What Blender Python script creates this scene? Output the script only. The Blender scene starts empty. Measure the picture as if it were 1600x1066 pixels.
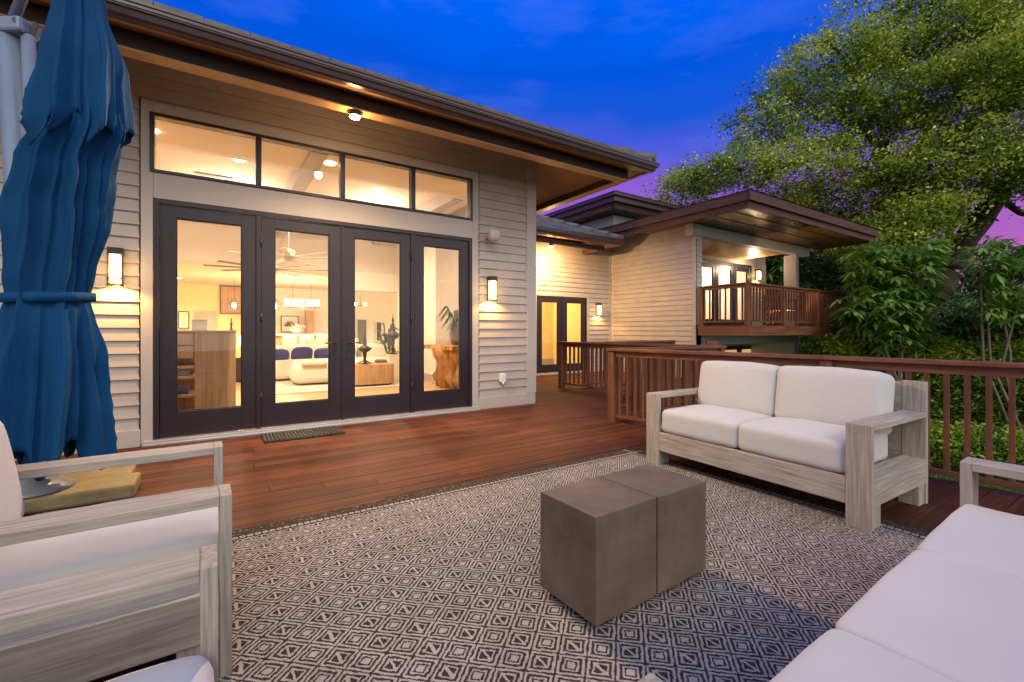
import bpy, bmesh, math, random
import numpy as np
from mathutils import Vector, Matrix
R = math.radians
sc = bpy.context.scene
col = sc.collection
random.seed(7)
rng = np.random.default_rng(11)

# ---------------------------------------------------------------- camera
cam = bpy.data.objects.new('camera', bpy.data.cameras.new('camera'))
col.objects.link(cam)
cam.location = (0, 0, 1.15)
cam.rotation_euler = (R(90), 0, R(-33.38))
cam.data.sensor_width = 36
cam.data.lens = 36 * 705 / 1600
cam.data.shift_y = -16 / 1600
cam.data.clip_start = 0.02
cam.data.clip_end = 600
sc.camera = cam
CAMF = Vector((.5502, .8350, 0)); CAMR = Vector((.8350, -.5502, 0))

# ---------------------------------------------------------------- exposure
sc.view_settings.view_transform = 'Standard'
sc.view_settings.look = 'None'
sc.view_settings.exposure = 0.0
sc.view_settings.gamma = 1.0
sc.cycles.use_denoising = True
sc.cycles.max_bounces = 8
sc.cycles.diffuse_bounces = 4
sc.cycles.glossy_bounces = 3
sc.cycles.transparent_max_bounces = 12
sc.cycles.transmission_bounces = 6
sc.cycles.sample_clamp_indirect = 4.0
sc.cycles.caustics_reflective = False
sc.cycles.caustics_refractive = False
sc.cycles.use_adaptive_sampling = True
sc.cycles.adaptive_threshold = 0.02

# ---------------------------------------------------------------- world: dusk sky, blue over the house, afterglow in the west behind the camera
w = bpy.data.worlds.new('World'); sc.world = w; w.use_nodes = True
nt = w.node_tree; nt.nodes.clear()
def wn(t, **k):
    n = nt.nodes.new(t)
    for a, b in k.items(): setattr(n, a, b)
    return n
out = wn('ShaderNodeOutputWorld'); bg = wn('ShaderNodeBackground')
tc = wn('ShaderNodeTexCoord'); sep = wn('ShaderNodeSeparateXYZ')
nt.links.new(tc.outputs['Generated'], sep.inputs[0])
noi = wn('ShaderNodeTexNoise'); noi.inputs['Scale'].default_value = 1.6; noi.inputs['Detail'].default_value = 5; noi.inputs['Roughness'].default_value = .55
mp = wn('ShaderNodeMapping'); mp.inputs['Scale'].default_value = (1, 1, 3.2); mp.inputs['Location'].default_value = (3.1, 1.2, .4)
nt.links.new(tc.outputs['Generated'], mp.inputs[0]); nt.links.new(mp.outputs[0], noi.inputs[0])
m1 = wn('ShaderNodeMath', operation='MULTIPLY_ADD'); m1.inputs[1].default_value = .26; m1.inputs[2].default_value = -.13
nt.links.new(noi.outputs['Fac'], m1.inputs[0])
m2 = wn('ShaderNodeMath', operation='ADD'); nt.links.new(sep.outputs[2], m2.inputs[0]); nt.links.new(m1.outputs[0], m2.inputs[1])
cr = wn('ShaderNodeValToRGB')
nt.links.new(m2.outputs[0], cr.inputs[0])
el = cr.color_ramp.elements
el[0].position = 0.0; el[0].color = (.70, .12, .32, 1)
el[1].position = 1.0; el[1].color = (.0, .05, .50, 1)
for p, c in ((.10, (.60, .13, .45, 1)), (.19, (.38, .13, .58, 1)), (.29, (.30, .11, .66, 1)), (.355, (.10, .11, .72, 1)), (.42, (.01, .10, .70, 1)), (.50, (.0, .095, .74, 1)), (.62, (.0, .14, 1.0, 1))):
    e = el.new(p); e.color = c
# west afterglow: direction opposite to the view
dp = wn('ShaderNodeVectorMath', operation='DOT_PRODUCT')
nt.links.new(tc.outputs['Generated'], dp.inputs[0]); dp.inputs[1].default_value = (-.28, -.93, .22)
mr = wn('ShaderNodeMapRange'); mr.interpolation_type = 'SMOOTHSTEP'
mr.inputs['From Min'].default_value = -.10; mr.inputs['From Max'].default_value = .95
nt.links.new(dp.outputs['Value'], mr.inputs['Value'])
mx = wn('ShaderNodeMix', data_type='RGBA')
nt.links.new(mr.outputs[0], mx.inputs['Factor']); nt.links.new(cr.outputs[0], mx.inputs['A'])
mx.inputs['B'].default_value = (1.52, 1.45, 1.34, 1)
# thin bright cloud veils
n2 = wn('ShaderNodeTexNoise'); n2.inputs['Scale'].default_value = 2.3; n2.inputs['Detail'].default_value = 7; n2.inputs['Roughness'].default_value = .6
mp2 = wn('ShaderNodeMapping'); mp2.inputs['Scale'].default_value = (1.2, 1, 4.5)
nt.links.new(tc.outputs['Generated'], mp2.inputs[0]); nt.links.new(mp2.outputs[0], n2.inputs[0])
r2 = wn('ShaderNodeMapRange'); r2.inputs['From Min'].default_value = .5; r2.inputs['From Max'].default_value = .8; r2.inputs['To Max'].default_value = .4
nt.links.new(n2.outputs['Fac'], r2.inputs['Value'])
mx2 = wn('ShaderNodeMix', data_type='RGBA'); nt.links.new(r2.outputs[0], mx2.inputs['Factor'])
nt.links.new(mx.outputs['Result'], mx2.inputs['A']); mx2.inputs['B'].default_value = (.16, .24, .95, 1)
nt.links.new(mx2.outputs['Result'], bg.inputs[0]); bg.inputs[1].default_value = 1.0
nt.links.new(bg.outputs[0], out.inputs[0])

# ---------------------------------------------------------------- sun: the soft glow left after sunset, low in the west
sl = bpy.data.lights.new('sun', 'SUN'); sl.energy = 1.0; sl.angle = R(24); sl.color = (1, .94, .86)
so = bpy.data.objects.new('sun', sl); col.objects.link(so)
so.rotation_euler = Vector((.30, .78, -.62)).to_track_quat('-Z', 'Y').to_euler()

# ---------------------------------------------------------------- lamps
def lamp(kind, name, loc, energy, color, size=.05, spot=None, aim=None, blend=.6, parent=None):
    l = bpy.data.lights.new(name, kind); l.energy = energy; l.color = color
    if kind in ('POINT', 'SPOT'): l.shadow_soft_size = size
    if kind == 'AREA': l.size = size
    if kind == 'SPOT': l.spot_size = R(spot); l.spot_blend = blend
    o = bpy.data.objects.new(name, l); col.objects.link(o); o.location = loc
    if aim is not None: o.rotation_euler = (Vector(aim)).to_track_quat('-Z', 'Y').to_euler()
    if parent: o.parent = parent; o.location = Vector(loc) - (parent.location if parent.type == 'EMPTY' else Vector((0, 0, 0)))
    return o

# ---------------------------------------------------------------- materials
MATS = {}
def nmat(name):
    m = bpy.data.materials.new(name); m.use_nodes = True; MATS[name] = m
    t = m.node_tree; b = t.nodes['Principled BSDF']
    return m, t, b
def setc(b, c, rough=.6, metal=0, spec=.5):
    b.inputs['Base Color'].default_value = (*c, 1); b.inputs['Roughness'].default_value = rough
    b.inputs['Metallic'].default_value = metal; b.inputs['Specular IOR Level'].default_value = spec
def add(t, kind, **k):
    n = t.nodes.new(kind)
    for a, v in k.items(): setattr(n, a, v)
    return n
def coords(t, scale=(1, 1, 1), kind='Object'):
    c = add(t, 'ShaderNodeTexCoord'); m = add(t, 'ShaderNodeMapping'); m.inputs['Scale'].default_value = scale
    t.links.new(c.outputs[kind], m.inputs[0]); return m
def noise(t, vec, scale, detail=4, rough=.6):
    n = add(t, 'ShaderNodeTexNoise'); n.inputs['Scale'].default_value = scale; n.inputs['Detail'].default_value = detail
    n.inputs['Roughness'].default_value = rough
    t.links.new(vec.outputs[0], n.inputs['Vector']); return n
def ramp(t, src, stops):
    r = add(t, 'ShaderNodeValToRGB'); t.links.new(src, r.inputs[0])
    e = r.color_ramp.elements
    e[0].position, e[0].color = stops[0][0], (*stops[0][1], 1)
    e[1].position, e[1].color = stops[-1][0], (*stops[-1][1], 1)
    for p, c in stops[1:-1]:
        x = e.new(p); x.color = (*c, 1)
    return r
def bump(t, b, src, strength, dist=.01):
    n = add(t, 'ShaderNodeBump'); n.inputs['Strength'].default_value = strength; n.inputs['Distance'].default_value = dist
    t.links.new(src, n.inputs['Height']); t.links.new(n.outputs[0], b.inputs['Normal']); return n
def paint(name, c, rough=.55, var=.08, scale=3, metal=0, spec=.4, bmp=.0, bscale=60):
    m, t, b = nmat(name); setc(b, c, rough, metal, spec)
    v = coords(t); n = noise(t, v, scale, 5)
    lo = tuple(x * (1 - var) for x in c); hi = tuple(min(1, x * (1 + var)) for x in c)
    r = ramp(t, n.outputs['Fac'], ((.3, lo), (.7, hi))); t.links.new(r.outputs[0], b.inputs['Base Color'])
    if bmp:
        n2 = noise(t, v, bscale, 3); bump(t, b, n2.outputs['Fac'], bmp, .004)
    return m
def wood(name, dark, mid, light, axis='X', rough=.5, rnd=False, fine=1.0, streak=.5, bmp=.25, spec=.35):
    m, t, b = nmat(name); setc(b, mid, rough, 0, spec)
    k = {'X': (1.2, 26, 26), 'Y': (26, 1.2, 26), 'Z': (26, 26, 1.2)}[axis]
    v = coords(t, tuple(a * fine for a in k))
    src = v
    if rnd:
        at = add(t, 'ShaderNodeAttribute', attribute_name='rnd')
        va = add(t, 'ShaderNodeVectorMath', operation='MULTIPLY_ADD')
        t.links.new(at.outputs['Fac'], va.inputs[0]); va.inputs[1].default_value = (57, 91, 33)
        t.links.new(v.outputs[0], va.inputs[2]); src = va
    n = noise(t, src, 1.0, 7, .65)
    r = ramp(t, n.outputs['Fac'], ((.28, dark), (.5, mid), (.72, light)))
    # broad blotches
    v2 = coords(t, (2.2, 2.2, 2.2)); n2 = noise(t, v2, 1.0, 3)
    mxx = add(t, 'ShaderNodeMix', data_type='RGBA', blend_type='MULTIPLY'); mxx.inputs['Factor'].default_value = streak
    t.links.new(r.outputs[0], mxx.inputs['A'])
    r2 = ramp(t, n2.outputs['Fac'], ((.3, (.62, .62, .62)), (.7, (1.25, 1.25, 1.25)))); t.links.new(r2.outputs[0], mxx.inputs['B'])
    last = mxx.outputs['Result']
    if rnd:
        m3 = add(t, 'ShaderNodeMix', data_type='RGBA', blend_type='MULTIPLY'); m3.inputs['Factor'].default_value = 1
        r3 = ramp(t, at.outputs['Fac'], ((0, (.60, .56, .56)), (.35, (.95, .9, .88)), (.7, (1.05, 1.0, .95)), (1, (1.42, 1.3, 1.15)))); t.links.new(r3.outputs[0], m3.inputs['B'])
        t.links.new(last, m3.inputs['A']); last = m3.outputs['Result']
    t.links.new(last, b.inputs['Base Color'])
    bump(t, b, n.outputs['Fac'], bmp, .002)
    rr = add(t, 'ShaderNodeMapRange'); rr.inputs['To Min'].default_value = max(.05, rough - .12); rr.inputs['To Max'].default_value = min(1, rough + .18)
    t.links.new(n2.outputs['Fac'], rr.inputs['Value']); t.links.new(rr.outputs[0], b.inputs['Roughness'])
    return m
def fabric(name, c, weave=420, rough=.9, bmp=.35, var=.05, sheen=.2):
    m, t, b = nmat(name); setc(b, c, rough, 0, .15)
    b.inputs['Sheen Weight'].default_value = sheen
    v = coords(t); n = noise(t, v, weave, 2); n3 = noise(t, v, 4, 4)
    lo = tuple(x * (1 - var) for x in c); hi = tuple(min(1, x * (1 + var)) for x in c)
    mxx = add(t, 'ShaderNodeMath', operation='MULTIPLY_ADD'); t.links.new(n.outputs['Fac'], mxx.inputs[0]); mxx.inputs[1].default_value = .4
    t.links.new(n3.outputs['Fac'], mxx.inputs[2])
    r = ramp(t, mxx.outputs[0], ((.45, lo), (.95, hi))); t.links.new(r.outputs[0], b.inputs['Base Color'])
    b1 = add(t, 'ShaderNodeBump'); b1.inputs['Strength'].default_value = bmp; b1.inputs['Distance'].default_value = .001
    t.links.new(n.outputs['Fac'], b1.inputs['Height'])
    n4 = noise(t, v, 9, 3); b2 = add(t, 'ShaderNodeBump'); b2.inputs['Strength'].default_value = .16; b2.inputs['Distance'].default_value = .02
    t.links.new(n4.outputs['Fac'], b2.inputs['Height']); t.links.new(b1.outputs[0], b2.inputs['Normal']); t.links.new(b2.outputs[0], b.inputs['Normal'])
    return m
def emit(name, c, s):
    m, t, b = nmat(name); setc(b, (.8, .75, .6), .6); b.inputs['Emission Color'].default_value = (*c, 1); b.inputs['Emission Strength'].default_value = s
    return m
def glass(name, tint=(.97, .97, .97), gloss=.12):
    m = bpy.data.materials.new(name); m.use_nodes = True; t = m.node_tree; t.nodes.clear()
    o = add(t, 'ShaderNodeOutputMaterial'); mix = add(t, 'ShaderNodeMixShader'); tr = add(t, 'ShaderNodeBsdfTransparent'); gl = add(t, 'ShaderNodeBsdfGlossy')
    tr.inputs[0].default_value = (*tint, 1); gl.inputs['Roughness'].default_value = .01; gl.inputs[0].default_value = (.9, .9, .9, 1)
    lw = add(t, 'ShaderNodeLayerWeight'); lw.inputs[0].default_value = .5
    pw = add(t, 'ShaderNodeMath', operation='POWER'); t.links.new(lw.outputs['Facing'], pw.inputs[0]); pw.inputs[1].default_value = 4
    fr = add(t, 'ShaderNodeMath', operation='MULTIPLY_ADD'); t.links.new(pw.outputs[0], fr.inputs[0]); fr.inputs[1].default_value = .6; fr.inputs[2].default_value = .03
    t.links.new(fr.outputs[0], mix.inputs[0]); t.links.new(tr.outputs[0], mix.inputs[1]); t.links.new(gl.outputs[0], mix.inputs[2]); t.links.new(mix.outputs[0], o.inputs[0])
    MATS[name] = m; return m

SID = paint('siding_paint', (.37, .325, .30), .5, .09, 3.5, bmp=.15, bscale=90)
TRM = paint('trim_paint', (.40, .36, .34), .5, .05, 2, bmp=.25, bscale=70)
GRYT = paint('wing_paint', (.42, .44, .42), .55, .04, 2)
DRK = paint('dark_frame', (.016, .012, .020), .36, .15, 3, spec=.5)
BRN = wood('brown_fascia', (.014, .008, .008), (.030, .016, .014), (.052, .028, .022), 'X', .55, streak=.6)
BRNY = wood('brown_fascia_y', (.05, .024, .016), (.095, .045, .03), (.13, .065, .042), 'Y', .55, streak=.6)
GUT = paint('gutter_metal', (.052, .033, .038), .28, .12, 4, spec=.6)
SOF = paint('soffit_paint', (.42, .235, .10), .45, .06, 2)
SOFD = wood('dark_soffit', (.10, .05, .022), (.17, .09, .04), (.22, .12, .055), 'X', .28, streak=.5, spec=.6)
TILE = paint('roof_tile', (.10, .095, .10), .5, .35, 6, bmp=.4, bscale=40)
THR = paint('threshold_metal', (.45, .46, .50), .35, .1, 5, metal=.6)
IPE = wood('deck_ipe', (.036, .011, .006), (.078, .025, .013), (.125, .043, .023), 'X', .55, rnd=True, streak=.9, bmp=.5, spec=.14)
RAILX = wood('rail_wood_x', (.085, .030, .015), (.16, .060, .030), (.24, .10, .052), 'X', .45, streak=.6)
RAILY = wood('rail_wood_y', (.085, .030, .015), (.16, .060, .030), (.24, .10, .052), 'Y', .45, streak=.6)
RAILZ = wood('rail_wood_z', (.07, .025, .013), (.145, .054, .027), (.22, .088, .045), 'Z', .5, streak=.7)
TKX = wood('teak_x', (.20, .175, .145), (.34, .305, .26), (.46, .425, .375), 'X', .75, fine=3.0, streak=.30)
TKY = wood('teak_y', (.20, .175, .145), (.34, .305, .26), (.46, .425, .375), 'Y', .75, fine=3.0, streak=.30)
TKZ = wood('teak_z', (.20, .175, .145), (.34, .305, .26), (.46, .425, .375), 'Z', .75, fine=3.0, streak=.30)
CUSH = fabric('cushion_cloth', (.50, .50, .495), 500, var=.035)
UMB = fabric('umbrella_cloth', (.003, .050, .145), 300, .8, .4, .12, .0)
CONC = paint('table_concrete', (.135, .100, .070), .6, .30, 4, bmp=.25, bscale=120)
ALU = paint('mast_aluminium', (.17, .22, .32), .35, .04, 3, spec=.5)
BLKM = paint('black_metal', (.02, .018, .016), .4, .2, 5)
BASEW = paint('base_slab', (.19, .15, .075), .7, .18, 12, bmp=.3, bscale=150)
GLS = glass('window_glass')
FROST = emit('lamp_glass', (1, .64, .22), 7)
HOT = emit('lamp_lens', (1, .82, .5), 90)
WHT = paint('white_plastic', (.62, .62, .6), .4, .03)
INW = paint('interior_wall', (.82, .77, .68), .8, .03)
INY = paint('interior_yellow_wall', (.82, .70, .38), .8, .03)
INC = paint('interior_ceiling', (.74, .66, .58), .8, .02)
FLR = wood('interior_floor', (.34, .21, .10), (.47, .31, .16), (.56, .39, .22), 'X', .35, streak=.4, bmp=.05)
OAK = wood('oak_wood', (.30, .17, .07), (.46, .29, .14), (.58, .39, .21), 'Z', .5, streak=.4)
LIVE = wood('root_wood', (.16, .06, .02), (.42, .20, .07), (.60, .36, .16), 'Z', .4, fine=.5, streak=.9)
INF = fabric('interior_fabric', (.80, .74, .64), 200)
um = UMB.node_tree; ub = um.nodes['Principled BSDF']; uv = coords(um, (9, 9, 1.6)); un = noise(um, uv, 1.0, 5, .7)
ua = add(um, 'ShaderNodeMath', operation='ABSOLUTE'); us = add(um, 'ShaderNodeMath', operation='SUBTRACT'); us.inputs[1].default_value = .5
um.links.new(un.outputs['Fac'], us.inputs[0]); um.links.new(us.outputs[0], ua.inputs[0])
ubm = add(um, 'ShaderNodeBump'); ubm.inputs['Strength'].default_value = .28; ubm.inputs['Distance'].default_value = .05; um.links.new(ua.outputs[0], ubm.inputs['Height'])
um.links.new(ub.inputs['Normal'].links[0].from_socket, ubm.inputs['Normal']); um.links.new(ubm.outputs[0], ub.inputs['Normal'])
NAVY = fabric('navy_throw', (.05, .05, .16), 200)
BRZ = paint('dark_bronze', (.05, .042, .035), .45, .4, 20)
ART = paint('art_paper', (.78, .72, .62), .8, .02)

# ---------------------------------------------------------------- mesh helpers
class MB:
    def __init__(s): s.v = []; s.f = []; s.a = []; s.sm = []
    def quad(s, *p, a=0, sm=False):
        i = len(s.v); s.v += [tuple(q) for q in p]; s.f.append(tuple(range(i, i + len(p)))); s.a.append(a); s.sm.append(sm); return s
    def box(s, x0, x1, y0, y1, z0, z1, a=0):
        if x0 > x1: x0, x1 = x1, x0
        if y0 > y1: y0, y1 = y1, y0
        if z0 > z1: z0, z1 = z1, z0
        i = len(s.v); s.v += [(x0, y0, z0), (x1, y0, z0), (x1, y1, z0), (x0, y1, z0), (x0, y0, z1), (x1, y0, z1), (x1, y1, z1), (x0, y1, z1)]
        for f in ((0, 3, 2, 1), (4, 5, 6, 7), (0, 1, 5, 4), (1, 2, 6, 5), (2, 3, 7, 6), (3, 0, 4, 7)):
            s.f.append(tuple(i + j for j in f)); s.a.append(a); s.sm.append(False)
        return s
    def beam(s, p, q, w, h, up=(0, 0, 1), a=0):
        p, q = Vector(p), Vector(q); d = (q - p).normalized(); u = Vector(up)
        sd = d.cross(u).normalized(); u = sd.cross(d).normalized()
        i = len(s.v)
        for e in (p, q):
            for (m, n) in ((-1, -1), (1, -1), (1, 1), (-1, 1)): s.v.append(tuple(e + sd * m * w / 2 + u * n * h / 2))
        for f in ((3, 2, 1, 0), (4, 5, 6, 7), (0, 1, 5, 4), (1, 2, 6, 5), (2, 3, 7, 6), (3, 0, 4, 7)):
            s.f.append(tuple(i + j for j in f)); s.a.append(a); s.sm.append(False)
        return s
    def tube(s, pts, rs, n=10, cap=True, sm=True):
        pts = [Vector(p) for p in pts]
        if not hasattr(rs, '__len__'): rs = [rs] * len(pts)
        i0 = len(s.v)
        for k, p in enumerate(pts):
            d = (pts[min(k + 1, len(pts) - 1)] - pts[max(k - 1, 0)]).normalized()
            a = d.cross(Vector((0, 0, 1)) if abs(d.z) < .9 else Vector((1, 0, 0))).normalized(); b = d.cross(a)
            for j in range(n):
                t = 2 * math.pi * j / n; s.v.append(tuple(p + (a * math.cos(t) + b * math.sin(t)) * rs[k]))
        for k in range(len(pts) - 1):
            for j in range(n):
                s.f.append((i0 + k * n + j, i0 + k * n + (j + 1) % n, i0 + (k + 1) * n + (j + 1) % n, i0 + (k + 1) * n + j)); s.a.append(0); s.sm.append(sm)
        if cap:
            s.f.append(tuple(i0 + j for j in range(n))[::-1]); s.f.append(tuple(i0 + (len(pts) - 1) * n + j for j in range(n))); s.a += [0, 0]; s.sm += [False, False]
        return s
    def lathe(s, c, prof, n=24):
        pts = [Vector((c[0], c[1], c[2] + z)) for r, z in prof]; i0 = len(s.v)
        for (r, z) in prof:
            for j in range(n):
                t = 2 * math.pi * j / n; s.v.append((c[0] + r * math.cos(t), c[1] + r * math.sin(t), c[2] + z))
        for k in range(len(prof) - 1):
            for j in range(n):
                s.f.append((i0 + k * n + j, i0 + k * n + (j + 1) % n, i0 + (k + 1) * n + (j + 1) % n, i0 + (k + 1) * n + j)); s.a.append(0); s.sm.append(True)
        s.f.append(tuple(i0 + j for j in range(n))[::-1]); s.f.append(tuple(i0 + (len(prof) - 1) * n + j for j in range(n))); s.a += [0, 0]; s.sm += [False, False]
        return s
    def build(s, name, mat, parent=None, bevel=0, attr=False, w=True):
        """w: vertices are given in world coordinates (parent unrotated); else in the parent's own"""
        m = bpy.data.meshes.new(name)
        m.from_pydata(s.v, [], s.f); m.materials.append(mat)
        m.polygons.foreach_set('use_smooth', s.sm)
        if attr:
            at = m.attributes.new('rnd', 'FLOAT', 'FACE'); at.data.foreach_set('value', s.a)
        m.update()
        o = bpy.data.objects.new(name, m); col.objects.link(o)
        if parent is not None:
            o.parent = parent
            if w and parent.type == 'EMPTY': o.location = -parent.location
        if bevel:
            b = o.modifiers.new('bevel', 'BEVEL'); b.width = bevel; b.segments = 2; b.limit_method = 'ANGLE'
        return o
def boxes(name, mat, parent, bevel, *bs):
    for b_ in bs: MB().box(*b_).build(name, mat, parent, bevel=bevel)
def tag(o, label=None, cat=None, group=None, kind=None):
    if label: o['label'] = label
    if cat: o['category'] = cat
    if group: o['group'] = group
    if kind: o['kind'] = kind
    return o
def thing(name, label, cat, loc=(0, 0, 0), rotz=0, group=None, kind=None):
    o = bpy.data.objects.new(name, None); col.objects.link(o); o.location = loc; o.rotation_euler = (0, 0, rotz); o.empty_display_size = .1
    return tag(o, label, cat, group, kind)
def copy_tree(o, parent=None):
    kids = list(o.children); c = o.copy(); col.objects.link(c); c.parent = parent
    for k in kids: copy_tree(k, c)
    return c
def cushion(mb, x0, x1, y0, y1, z0, z1, r=.05, puff=(.03, .01), n=14, tilt=0, seed=0):
    """rounded, filled cushion: sphere-ised box with domed top and bottom"""
    c = Vector(((x0 + x1) / 2, (y0 + y1) / 2, (z0 + z1) / 2)); h = Vector(((x1 - x0) / 2, (y1 - y0) / 2, (z1 - z0) / 2)); r = min(r, *h)
    i0 = len(mb.v); idx = {}; rs = random.Random(seed)
    ph = [rs.uniform(0, 6.28) for _ in range(6)]
    def pt(a, b, cc):
        k = (a, b, cc)
        if k in idx: return idx[k]
        q = Vector((a / n * 2 - 1, b / n * 2 - 1, cc / n * 2 - 1))
        # denser spacing near the edges
        q = Vector([math.sin(t * math.pi / 2) for t in q])
        p = Vector((q.x * h.x, q.y * h.y, q.z * h.z))
        inn = Vector([max(-(h[i] - r), min(h[i] - r, p[i])) for i in range(3)])
        d = p - inn
        if d.length > 1e-6:
            p = inn + d.normalized() * r if max(abs(q.x), abs(q.y), abs(q.z)) > .999 else p
        nx, ny, nz = p.x / h.x, p.y / h.y, p.z / h.z
        dome = (1 - min(1, nx * nx) ** 1.3) * (1 - min(1, ny * ny) ** 1.3)
        if nz > 0: p.z += puff[0] * dome * nz
        else: p.z += puff[1] * dome * nz
        p.x += .006 * nx * (1 - ny * ny); p.y += .006 * ny * (1 - nx * nx)
        p.z += .0018 * (math.sin(9 * nx + ph[0]) + math.sin(7 * ny + ph[1])) * nz
        if tilt: p.x += tilt * p.z
        idx[k] = len(mb.v); mb.v.append(tuple(c + p)); return idx[k]
    for ax in range(3):
        for side in (0, n):
            for i in range(n):
                for j in range(n):
                    q = []
                    for (u, v) in ((i, j), (i + 1, j), (i + 1, j + 1), (i, j + 1)):
                        k = [0, 0, 0]; k[ax] = side; k[(ax + 1) % 3] = u; k[(ax + 2) % 3] = v; q.append(pt(*k))
                    if side == 0: q.reverse()
                    mb.f.append(tuple(q)); mb.a.append(0); mb.sm.append(True)
    return mb
# ================================================================= SETTING
tag(MB().quad((-60, -60, -1.5), (120, -60, -1.5), (120, 120, -1.5), (-60, 120, -1.5)).build('ground', paint('soil', (.06, .075, .025), .95, .3, 1.2, bmp=.5, bscale=12)), kind='structure')
PTH = paint('path_paving', (.36, .32, .29), .8, .12, 3, bmp=.3)
def gp(px, py, z):   # a point of the ground plane
    t = (z - 1.15) / ((517 - py) / 705); q = CAMF * t + CAMR * ((px - 800) / 705 * t); return Vector((q.x, q.y, z))
pa, pb = gp(1480, 668, -1.45), gp(1600, 692, -1.45); pd = (pb - pa).normalized(); pn = Vector((-pd.y, pd.x, 0)) * .34
mb = MB(); mb.beam(pa - pd * 6, pa + pd * 7, .68, .08); tag(mb.build('path', PTH), kind='structure')

# deck boards: one surface of staggered boards (pattern), edge follows the railing
def rail_x(y):  # x of the deck's outer edge line
    return 4.20 + (4.06 - y) * (.50 / 3.4)
mb = MB(); rr = random.Random(3)
Y0 = -3.0; pitch = .1415; nrow = int((9.38 - Y0) / pitch)
for i in range(nrow):
    y = Y0 + i * pitch; x = -7 + rr.uniform(0, 2.5)
    if y < 4.0: xe = rail_x(y) + .07
    elif y < 6.75: xe = 6.32 - (y - 4) * .13 + .05
    else: xe = 9.62
    segs = []
    while x < xe:
        L = rr.choice((2.1, 2.7, 3.3, 3.6, 4.2)) + rr.uniform(-.2, .2); x1 = min(x + L, xe)
        if xe - x1 < .4: x1 = xe
        segs.append((x, x1)); x = x1 + .003
    for (a, b_) in segs:
        y1 = y + pitch - .0045
        c = rr.random()
        if y + pitch > 5.86 and a < 4.28:   # boards stop at the house
            if b_ <= 4.30: continue
            a = 4.30
        mb.box(a, b_, y, y1, -.028, rr.uniform(-.0012, .0012), a=c)
tag(mb.build('deck', IPE, bevel=.0025, attr=True), kind='structure')
# joists and skirt under the deck
mb = MB()
for k in range(30): mb.box(-6.8 + k * .4, -6.76 + k * .4, -3, min(9.3, 4.0 if -6.8 + k * .4 > 4.3 else 5.8), -.22, -.034)
mb.box(-7, 9.6, 6.80, 9.3, -.05, -.034); mb.box(-7, 4.2, -3, 5.8, -.06, -.04)
mb.box(9.58, 9.64, 6.75, 9.35, -.26, -.03)
for k in range(12):
    y = -3 + k * .6; x = rail_x(y) + .03
    mb.beam((x, y, -.15), (rail_x(y + .62) + .03, y + .62, -.15), .03, .24)
mb.beam((6.34, 4.0, -.15), (5.98, 6.75, -.15), .03, .24); mb.box(4.2, 6.36, 3.93, 3.96, -.27, -.03)
mb.box(5.9, 9.62, 6.72, 6.75, -.27, -.03)
tag(mb.build('deck_frame', RAILX), kind='structure')

# ================================================================= HOUSE
house = thing('house', 'beige clapboard house with dark brown eaves, glass doors and a raised wing with balcony', 'house', (0, 5.85, 0))
def cells(u0, u1, z0, z1, ops):
    us = sorted({u0, u1, *[o[0] for o in ops], *[o[1] for o in ops]}); us = [u for u in us if u0 <= u <= u1]
    zs = sorted({z0, z1, *[o[2] for o in ops], *[o[3] for o in ops]}); zs = [z for z in zs if z0 <= z <= z1]
    for a, b_ in zip(us, us[1:]):
        for c, d in zip(zs, zs[1:]):
            mu, mz = (a + b_) / 2, (c + d) / 2
            if not any(o[0] < mu < o[1] and o[2] < mz < o[3] for o in ops): yield a, b_, c, d
jr = random.Random(8)
def siding(mb, ax, f, sg, u0, u1, z0, z1, ops=(), pitch=.129, off=.02, lap=.019):
    """lap siding on plane ax=f facing sg; real tilted boards with a lip"""
    def P(u, d, z): return (u, f + sg * d, z) if ax == 'y' else (f + sg * d, u, z)
    for a, b_, c, d in cells(u0, u1, z0, z1, ops):
        k = math.floor((c - off) / pitch)
        while off + k * pitch < d - 1e-6:
            zb, zt = off + k * pitch, off + (k + 1) * pitch
            lo, hi = max(zb, c), min(zt, d)
            js = [a]; x_ = a + jr.uniform(.6, 3.6)
            while x_ < b_ - .3 and b_ - a > 1: js += [x_]; x_ += 3.66
            js.append(b_)
            if hi - lo > .002:
              for ja, jb in zip(js, js[1:]):
                if jb < b_: jb -= .003
                dl = .004 + lap * (1 - (lo - zb) / pitch); dh = .004 + lap * (1 - (hi - zb) / pitch)
                mb.quad(P(ja, dl, lo), P(jb, dl, lo), P(jb, dh, hi), P(ja, dh, hi))
                mb.quad(P(ja, .001, lo), P(jb, .001, lo), P(jb, dl, lo), P(ja, dl, lo))
            k += 1
def shell(mb, ax, f, sg, th, u0, u1, z0, z1, ops=()):
    for a, b_, c, d in cells(u0, u1, z0, z1, ops):
        if ax == 'y': mb.box(a, b_, f, f - sg * th, c, d)
        else: mb.box(f, f - sg * th, a, b_, c, d)
W = 5.85
OPS = [(-.52, 3.14, .0, 2.50), (-.55, 3.15, 2.76, 3.37)]
TRIMOP = [(-.63, 3.25, -.1, 3.49)]
m = MB(); siding(m, 'y', W, -1, -6, 4.12, .12, 3.74, TRIMOP); m.build('siding', SID, house)
m = MB(); shell(m, 'y', W, -1, .14, -6, 4.27, -1.5, 4.02, OPS); m.box(-6.14, -6.0, W, 12, -1.5, 4.0); m.build('wall', SID, house)
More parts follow.
